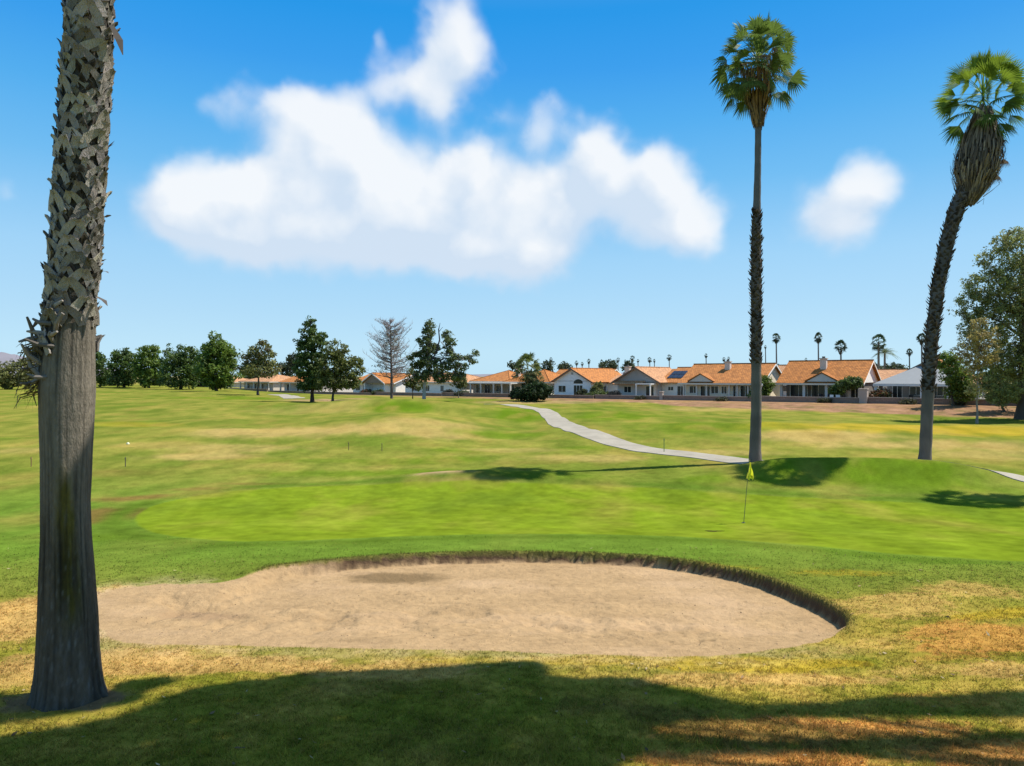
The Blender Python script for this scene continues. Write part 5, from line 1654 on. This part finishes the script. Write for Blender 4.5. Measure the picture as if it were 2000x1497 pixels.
for (t_, lab, hh_, w_) in [(13.95, 'square stucco wall pillar right of the shaded porch house', 1.75, .9), (-13.8, 'square stucco wall pillar beside the house with tall windows', 1.15, .5)]:
    x, y = at_row(t_, 4.1); zz = CZ - float(row_h(np.array(t_)))
    mb = MB(); mb.box(-w_ / 2, w_ / 2, -w_ / 2, w_ / 2, -.7, hh_, (.40, .33, .28)); mb.box(-w_ / 2 - .06, w_ / 2 + .06, -w_ / 2 - .06, w_ / 2 + .06, hh_ + .002, hh_ + .12, (.46, .39, .33))
    o = mb.build('wall_pillar', M_stucco); o.location = (x, y, zz); o.rotation_euler = (0, 0, -math.radians(38.5)); tag(o, lab, 'pillar')

# globe garden lamp
x, y = at_row(.9, 3.2)
root = thing('garden_lamp', 'white globe lamp on a post beside the shaded porch house', 'lamp', (x, y, CZ - 3.5), 0)
mb = MB(); mb.tube([(0, 0, -.2), (0, 0, 2.0)], .05, 8, (.5, .48, .44)); mb.tube([(0, 0, 1.98), (0, 0, 2.06)], .1, 8, (.5, .48, .44)); mb.build('post', M_metal, root)
mb = MB()
prof = [(.02, 2.05), (.14, 2.1), (.2, 2.22), (.2, 2.32), (.14, 2.44), (.02, 2.5)]
mb.tube([(0, 0, z) for r_, z in prof], [r_ for r_, z in prof], 12, (.8, .8, .76)); mb.build('globe', M_trim, root, smooth=True)


# patio furniture
def chair(px_t, s_, col, label, group='patio chairs on the shaded porches'):
    x, y = at_row(px_t, s_); root = thing('patio_chair', label, 'chair', (x, y, CZ - float(row_h(np.array(px_t)))), random.uniform(-3, 3), group)
    mb = MB(); mb.box(-.27, .27, -.27, .27, .40, .46, col); mb.build('seat', M_trim, root)
    mb = MB(); mb.box(-.27, .27, .24, .30, .46, 1.0, col); mb.build('backrest', M_trim, root)
    for a in (-1, 1):
        for c in (-1, 1):
            mb = MB(); mb.tube([(a * .24, c * .24, 0), (a * .24, c * .24, .40)], .025, 5, col); mb.build('leg', M_trim, root)


chair(9.6, 2.4, (.75, .75, .72), 'white patio chair by the wall pillar right of the shaded porch house'); chair(10.5, 2.7, (.7, .7, .68), 'white patio chair nearest the wall pillar')
chair(7.4, -1.2, (.05, .055, .07), 'dark patio chair under the porch gable of the shaded porch house'); chair(8.2, -1.4, (.05, .055, .07), 'dark patio chair at the right end of the shaded porch')
chair(18.5, -1.2, (.05, .05, .05), 'dark patio chair under the grey patio roof'); chair(21, -1.2, (.06, .055, .05), 'dark patio chair beside a column of the grey patio roof')
x, y = at_row(4.2, -1.4)
root = thing('patio_table', 'dark round table on the shaded porch', 'table', (x, y, CZ - 3.5), 0)
mb = MB(); mb.tube([(0, 0, .70), (0, 0, .74)], .6, 16, (.07, .065, .06)); mb.build('tabletop', M_trim, root)
mb = MB(); mb.tube([(0, 0, 0), (0, 0, .70)], .05, 8, (.05, .05, .05)); mb.build('pedestal', M_trim, root)


# ------------------------------------------------------------------ garden shrubs
def shrub(label, t_, s_, w_, h_, col, leaf=.13, name='shrub', trunk=False, hue=None, group=None, dz=0.0):
    x, y = at_row(t_, s_); zz = GZ(x, y) if s_ > 4.4 else CZ - float(row_h(np.array(t_)))
    root = thing(name, label, 'shrub', (x, y, zz), 0, group)
    mb = MB(); bl = [((0, 0, dz + h_ * .5), (w_ * .5, w_ * .5, h_ * .5)), ((w_ * .22, 0, dz + h_ * .62), (w_ * .3, w_ * .3, h_ * .36)), ((-w_ * .25, .1, dz + h_ * .4), (w_ * .3, w_ * .3, h_ * .36))]
    cl = blob_clumps(bl, 1.2, .26); cl = cl[cl[:, 2] > .05]
    leaf_cloud(mb, cl, np.full(len(cl), .28), 16, leaf, col, .32, hue=hue); mb.build('foliage', M_leaf, root)
    mt = MB(); mt.tube([(0, 0, -.2), (0, 0, dz + h_ * .55)], [.07, .03], 6, (.12, .09, .07)); mt.build('stem', M_bark, root)
    return root


shrub('bright green upright bush just right of the tallest palm trunk', .6, 2.0, 2.6, 3.6, (.10, .15, .02))
shrub('dark bush below the bright green bush right of the tallest palm', .2, 3.0, 2.2, 1.6, DG)
shrub('small round topped tree at the right end of the shaded porch house', 12.2, 2.8, 2.8, 1.6, (.07, .11, .025), dz=1.7)
shrub('dark ivy bush hanging at the right column of the shaded porch', 10.3, 1.2, 1.8, 1.8, DG, dz=.8)
shrub('low green bush left of the solar panel house', -26.2, 2.4, 3.4, 1.1, (.09, .12, .03))
shrub('dark round bush against the pale wall of the solar panel house', -22.6, 3.0, 2.0, 1.2, (.025, .03, .03))
shrub('dark round bush at the right side of the pale gable house', -29.2, 2.4, 1.8, 1.5, (.05, .06, .025))
shrub('grey leafed bush between the pale gable house and the solar house', -27.3, 0.5, 2.0, 2.6, OL)
shrub('small dark bush by the white wall behind the ragged pine', -59.5, 3.0, 2.2, 1.1, (.05, .05, .03))
shrub('low bush under the patio cover of the hip roofed house', -55.5, 3.2, 2.5, 1.0, (.05, .07, .025))
shrub('reddish low bush left of the bare grey tree', -84, 3.0, 2.4, 1.1, (.14, .05, .03), hue=(.4, (.06, .08, .03)))
shrub('low green bush below the orange gable behind the bare tree', -80, 3.2, 2.4, 1.0, (.07, .09, .03))
shrub('reddish shrub between the shaded porch house and the grey roofed house', 15.2, .8, 2.4, 1.7, (.13, .06, .03), hue=(.4, (.07, .09, .03)))
shrub('pale flowering shrub behind the young yellow green tree', 28.5, 2.8, 3.2, 2.6, (.30, .26, .15), hue=(.4, (.14, .13, .05)))
shrub('brown dry shrub at the foot of the wall behind the young tree', 31.5, 5.8, 3.0, 1.1, (.15, .08, .04))
for i, (t_, lab) in enumerate([(9.5, 'small dark plant at the wall foot in front of the shaded porch house'), (-4, 'small dark plant at the wall foot near the tallest palm trunk'),
                               (-17, 'small green plant at the wall foot in front of the solar panel house'), (19, 'small dry plant at the wall foot in front of the grey roofed house'),
                               (24, 'small dry plant at the wall foot right of the leaning palm')]):
    shrub(lab, t_, 4.9 + .3 * (i % 2), 1.6, .5, (.06, .06, .025), .1, 'small_plant', group='small plants along the foot of the garden wall')

# stout palm with dark undergrowth
t_, s_ = -42.5, 7.0
x, y = (1042 - 1000) / F * 108, 108.
root = thing('stout_palm', 'short stout fan palm with bushy crown above dark undergrowth', 'palm', (x, y, GZ(x, y)), 0)
org = np.array([x, y, GZ(x, y)])
mt = MB(); mt.tube([(0, 0, -.3), (0, 0, 2), (-.4, 0, 4.6)], [.45, .38, .3], 9, (.16, .12, .09)); mt.build('trunk', M_bark, root)
mb = MB(); g5 = np.random.default_rng(3)
palm_crown(mb, P3(1030, 718, 108) - org, 44, 1.5, 1.35, ((.13, .17, .04), (.12, .13, .04)), -50, 85, g5, 12, droop=.3)
skirt(mb, [P3(1032, 722, 108) - org, P3(1036, 736, 108) - org, P3(1038, 755, 108) - org], [.8, 1.2, .7], 420, 1.2, [(.24, .20, .09), (.20, .19, .07), (.15, .12, .06)], g5)
palm_crown(mb, P3(1044, 735, 108) - org, 16, 1.0, 1.0, ((.14, .15, .05), (.12, .11, .04)), -60, 60, g5, 12, droop=.5)
mb.build('crown', M_leaf, root)
tree('undergrowth_bush', 'big dark rounded bush at the foot of the stout palm', 'shrub', 1040, 783, 106,
     [(1042, 762, 26, 14), (1018, 770, 16, 10), (1060, 764, 16, 13), (1038, 772, 24, 10)], (.03, .055, .018), .18, .45, 22, 1.3, .15)
tree('undergrowth_bush', 'small dark bush left of the stout palm foot', 'shrub', 1008, 780, 109,
     [(1008, 768, 9, 8), (1003, 772, 7, 6)], (.035, .05, .022), .16, .35, 18, 1.3, .06)

# distant trees behind the roofs
for (px, py, rx, ry, Y, lab) in [(575, 702, 12, 10, 190, 'distant grey green treetop left of the tall conifer'), (560, 715, 16, 8, 200, 'distant dark treetop above the far orange roofs'),
                                 (1010, 712, 12, 6, 175, 'distant green treetop left of the stout palm'), (1070, 716, 8, 8, 175, 'distant green treetop right of the stout palm'),
                                 (1190, 715, 16, 7, 190, 'distant blue green treetop behind the chimney of the solar house'), (1228, 714, 10, 7, 185, 'distant dark treetop above the solar house gable'),
                                 (1700, 720, 22, 8, 190, 'distant dark hedge of trees behind the second row roofs'), (1745, 722, 20, 10, 170, 'distant green tree below the feather palms'),
                                 (1103, 716, 12, 6, 200, 'distant dark treetop above the pale gable'), (1735, 735, 12, 14, 130, 'olive tree between the shaded porch house and the grey roof'),
                                 (500, 735, 20, 10, 230, 'distant olive trees behind the far orange roofs'), (395, 742, 22, 10, 200, 'low green tree behind the left tree row'),
                                 (310, 745, 30, 9, 215, 'low green tree behind the pointed pine'), (225, 745, 20, 9, 215, 'low pale green tree near the foreground palm trunk')]:
    tree('distant_tree', lab, 'tree', px, 762, Y, [(px, py, rx, ry), (px + rx * .5, py + 3, rx * .6, ry * .7), (px - rx * .6, py + 3, rx * .5, ry * .7), (px, py + 14, rx * .8, ry)],
         (.055, .075, .035), .4, .9, 14, 1.2, .15)


# ------------------------------------------------------------------ distant palms
def far_palm(label, px, py, wpx, Y, round_=True, trunkw=.2, feather=False):
    x = (px - 1000) / F * Y; z0 = CZ - 3.9
    root = thing('distant_palm', label, 'palm', (x, Y, z0), 0, 'fan palms on the skyline behind the houses')
    top = CZ + (HZ - py) / F * Y - z0; R_ = wpx / F * Y / 2
    g = np.random.default_rng(int(px * 7 + py))
    mt = MB(); mt.tube([(0, 0, -.3), (.1, 0, top * .5), (0, 0, top - R_ * .2)], [trunkw * 1.3, trunkw, trunkw * .8], 6, (.13, .12, .12)); mt.build('trunk', M_bark, root)
    mb = MB()
    n = 30 if wpx > 12 else 18
    palm_crown(mb, (0, 0, top), n, R_ * .5, R_ * .62, ((.035, .062, .028), (.03, .05, .022)), -70 if round_ else -30, 85, g, 9, droop=.3)
    skirt(mb, [(0, 0, top + R_ * .1), (0, 0, top - R_ * .5), (0, 0, top - R_ * 1.2)], [R_ * .45, R_ * .5, R_ * .15], 120, R_ * .6, [(.05, .05, .035), (.07, .06, .04)], g)
    mb.build('crown', M_leaf, root)
    return root


far_palm('round headed palm nearest the tallest palm trunk on its right', 1516, 660, 19, 190)
far_palm('round headed palm above the chimney of the shaded porch house', 1598, 659, 19, 190)
far_palm('fan palm with spiky crown above the right end of the orange ridge', 1642, 676, 27, 160, False)
far_palm('thin palm left of the leaning palm trunk above the grey roof', 1800, 661, 22, 165, False)
far_palm('small thin palm above the left slope of the grey roof', 1776, 688, 14, 210, False)
far_palm('tiny thin palm close beside the tallest palm trunk', 1495, 678, 6, 260)
far_palm('small stubby palm top just above the tallest palm side roof', 1520, 715, 8, 260)
tl = [(1076, 703, 10, 'right of the stout palm'), (1102, 710, 9, 'above the left edge of the pale gable'), (1126, 709, 9, 'just right of the pale gable peak'), (1137, 711, 7, 'tucked behind its larger neighbour over the pale gable house'),
      (1150, 706, 9, 'over the middle of the pale gable house roof'), (1175, 707, 9, 'over the right end of the pale gable house roof'), (1192, 705, 7, 'left of the pale chimney of the solar house'),
      (1207, 703, 9, 'directly over the pale chimney of the solar house'), (1221, 706, 6, 'just right of the pale chimney'), (1235, 700, 11, 'left of the solar house gable peak'), (1246, 705, 6, 'at the solar house gable peak'),
      (1269, 703, 10, 'right of the solar house gable peak'), (1278, 705, 6, 'thin, beside a larger one right of the solar gable'), (1307, 698, 12, 'above the solar panels'),
      (1379, 695, 8, 'above the left ridge end of the house with tall windows'), (1414, 702, 8, 'over the chimney of the house with tall windows'), (1423, 701, 7, 'right of that chimney, low over the ridge'),
      (1574, 703, 7, 'low over the ridge left of the round headed palm')]
for (px, py, w, lab) in tl:
    far_palm('tiny dark skyline palm ' + lab, px, py, w, 270 + (px * 7 % 50), True, .22)
# feather palms
for (px, py, sc_, lab, cfr) in [(1716, 668, .8, 'dark fan palm head at the left of the feather palm pair', 0), (1728, 690, 1.35, 'tall feather palm with arching fronds above the second row roofs', 1)]:
    Y = 150; x = (px - 1000) / F * Y; z0 = CZ - 3.9; root = thing('feather_palm' if cfr else 'distant_palm', lab, 'palm', (x, Y, z0), 0)
    top = CZ + (HZ - py) / F * Y - z0
    mt = MB(); mt.tube([(0, 0, -.3), (0, 0, top)], [.3, .2], 7, (.2, .17, .14)); mt.build('trunk', M_bark, root)
    mb = MB(); g = np.random.default_rng(int(px))
    if not cfr:
        palm_crown(mb, (0, 0, top), 28, 1.0, 1.0, ((.04, .075, .03), (.04, .06, .03)), -60, 85, g, 10)
    else:
        for i in range(40):
            a = i * 2.4; el = math.radians(g.uniform(5, 75)); L = 3.4 * g.uniform(.7, 1.1)
            d = np.array([math.cos(a) * math.cos(el), math.sin(a) * math.cos(el), math.sin(el)])
            pr = np.array([0, 0, top]); sd0 = np.cross(d, [0, 0, 1.0]); sd0 /= np.linalg.norm(sd0)
            for k in range(16):
                u = (k + 1) / 16; p = np.array([0, 0, top]) + d * L * u + np.array([0, 0, -1.0]) * L * u * u * .62
                ll = .55 * math.sin(math.pi * min(1, u * .9 + .08)) + .1
                for sg in (-1, 1):
                    e = p + sd0 * sg * ll + np.array([0, 0, -.3 * ll])
                    mb.add([p, p + (p - pr) * .45, e], [(0, 1, 2)], np.array((.10, .13, .035)) * g.uniform(.7, 1.3))
                pr = p
    mb.build('crown', M_leaf, root)

# ------------------------------------------------------------------ hills on the horizon
def hill(name, x0, x1, y, hmax, seed, depth=900):
    n, m = 90, 24; V = []
    for j in range(m):
        for i in range(n):
            u = i / (n - 1); v = j / (m - 1); x = x0 + (x1 - x0) * u; yy = y + depth * (v - .5)
            e = math.sin(math.pi * u) ** .6 * math.sin(math.pi * v)
            z = -4 + hmax * e * (1 + .5 * float(fbm(np.array([x / (abs(x1 - x0) * .12)]), np.array([yy / 300.]), 4, seed)[0]))
            V.append((x, yy, z))
    mb = MB(); mb.add(V, [(j * n + i, j * n + i + 1, (j + 1) * n + i + 1, (j + 1) * n + i) for j in range(m - 1) for i in range(n - 1)], (.20, .19, .21))
    o = mb.build(name, M_hill, smooth=True); struct(o)


M_hill = make_mat('dry_hill', None, rough=1, vary=.15, nscale=.01, spec=0)
hill('hill', -3600, -1900, 3400, 120, 71)
hill('distant_hill', -900, 3200, 5200, 34, 72)

# ------------------------------------------------------------------ flagstick
fx, fy = ground_at(1452, 1022)
fz_ = GZ(fx, fy)
root = thing('golf_flag', 'yellow flag hanging limp from a thin pole in the green', 'flag', (fx, fy, fz_), 0)
Yf = fy; hp_ = (1022 - 896) / F * Yf; tx_ = (1464 - 1452) / F * Yf
mb = MB(); mb.tube([(0, 0, -.1), (tx_ * .5, 0, hp_ * .5), (tx_, 0, hp_)], [.011, .010, .009], 8, (.16, .15, .07)); mb.build('pole', M_metal, root, smooth=True)
mb = MB(); nu, nv = 14, 18; V = []
for j in range(nv):
    v = j / (nv - 1)
    for i in range(nu):
        u = i / (nu - 1)
        wid = (.03 + .30 * v ** .9) * (1 - .25 * sstep(.85, 1, v))
        x_ = tx_ + .008 - v * tx_ * .3 + wid * u * .62 + .02 * math.sin(v * 5)
        y_ = .055 * math.sin(u * 10 + v * 2) * (.3 + v)
        z_ = hp_ - .03 - .62 * v - .20 * u * (1 - .35 * v) - .03 * math.sin(u * 7) + (.10 * u if v > .8 else 0)
        V.append((x_, y_, z_))
mb.add(V, [(j * nu + i, j * nu + i + 1, (j + 1) * nu + i + 1, (j + 1) * nu + i) for j in range(nv - 1) for i in range(nu - 1)])
mb.build('flag', M_flag, root, smooth=True)
mb = MB(); mb.tube([(0, 0, .006), (0, 0, .012)], .054, 16, (.03, .03, .03)); mb.build('cup', M_metal, root)
# divot on the green
gx_, gy_ = ground_at(1394, 1038)
mb = MB(); V = []; 
for i in range(24):
    a = i / 24 * 2 * math.pi; rr = 1 + .25 * math.sin(3 * a + 1) + .12 * math.sin(7 * a)
    X_ = gx_ + .26 * rr * math.cos(a); Y_ = gy_ + .13 * rr * math.sin(a); V.append((X_, Y_, GZ(X_, Y_) + .006))
V.append((gx_, gy_, GZ(gx_, gy_) + .012))
mb.add(V, [(i, (i + 1) % 24, 24) for i in range(24)], (.05, .045, .015)); o = mb.build('divot', M_ground); tag(o, 'small dark turf scar on the green below the flag', 'divot')

# small marker posts on the fairway and path
for (px, py, h_, c, lab) in [(1297, 884, .85, (.12, .2, .06), 'thin green stake beside the cart path'), (681, 880, .5, (.16, .12, .05), 'short dark stake on the dry fairway'),
                             (746, 882, .5, (.16, .12, .05), 'short dark stake right of another on the dry fairway'), (245, 912, .5, (.10, .09, .05), 'short dark stake just right of the foreground palm trunk'),
                             (61, 912, .5, (.2, .12, .05), 'short brown stake left of the foreground palm trunk')]:
    x, y = ground_at(px, py); mb = MB(); mb.tube([(0, 0, -.1), (0, 0, h_ * .8), (0, 0, h_)], [.022, .022, .012], 6, c)
    mb.box(-.03, .03, -.03, .03, h_ * .82, h_ * .9, np.array(c) * 1.5)
    o = mb.build('marker_stake', M_trim); o.location = (x, y, GZ(x, y)); tag(o, lab, 'stake', 'marker stakes on the course')
x, y = ground_at(250, 868)
mb = MB(); mb.tube([(0, 0, -.02), (0, 0, .03), (0, 0, .09), (0, 0, .12)], [.09, .10, .07, .02], 10, (.6, .6, .4)); o = mb.build('tee_marker', M_trim, smooth=True); o.location = (x, y, GZ(x, y)); tag(o, 'pale round marker lying on the fairway beside the palm trunk', 'marker')

# debris on sand: pebbles / footprints
mb = MB(); g6 = np.random.default_rng(8)
for i in range(260):
    px = g6.uniform(230, 1600); py = g6.uniform(1110, 1275); x, y = ground_at(px, py); s__, _ = bunker(np.array([x]), np.array([y]))
    if s__[0] < .15:
        continue
    z = GZ(x, y); r_ = g6.uniform(.004, .016); a = g6.random() * 6
    v = [(x + r_ * math.cos(a + k * 1.26) * g6.uniform(.7, 1.3), y + r_ * math.sin(a + k * 1.26) * g6.uniform(.7, 1.3), z - .002) for k in range(5)] + [(x, y, z + r_ * .8)]
    mb.add(v, [(k, (k + 1) % 5, 5) for k in range(5)], np.array((.16, .11, .07)) * g6.uniform(.6, 1.6))
o = mb.build('gravel', M_dead); struct(o, 'stuff'); tag(o, 'tiny pebbles and twigs scattered over the bunker sand', 'gravel')
mb = MB(); g7 = np.random.default_rng(19)
for i in range(420):
    y = 4.6 * (17 / 4.6) ** g7.random(); x = g7.uniform(-.85, .85) * y; s__, _ = bunker(np.array([x]), np.array([y]))
    if s__[0] > -.05:
        continue
    z = GZ(x, y) + .022; a = g7.random() * 6.28; L = g7.uniform(.015, .045); w = L * g7.uniform(.2, .5); d = np.array([math.cos(a), math.sin(a), g7.normal() * .3]); t = np.array([-math.sin(a), math.cos(a), g7.normal() * .3])
    p = np.array([x, y, z]); mb.add([p - d * L, p - t * w, p + d * L, p + t * w], [(0, 1, 2, 3)], np.array([(.30, .20, .10), (.12, .08, .045), (.42, .33, .19)][int(g7.integers(3))]) * g7.uniform(.6, 1.2))
o = mb.build('leaf_litter', M_dead); struct(o, 'stuff'); tag(o, 'scattered dry leaf bits lying on the near turf', 'leaf litter')
print('built', len(bpy.data.objects))
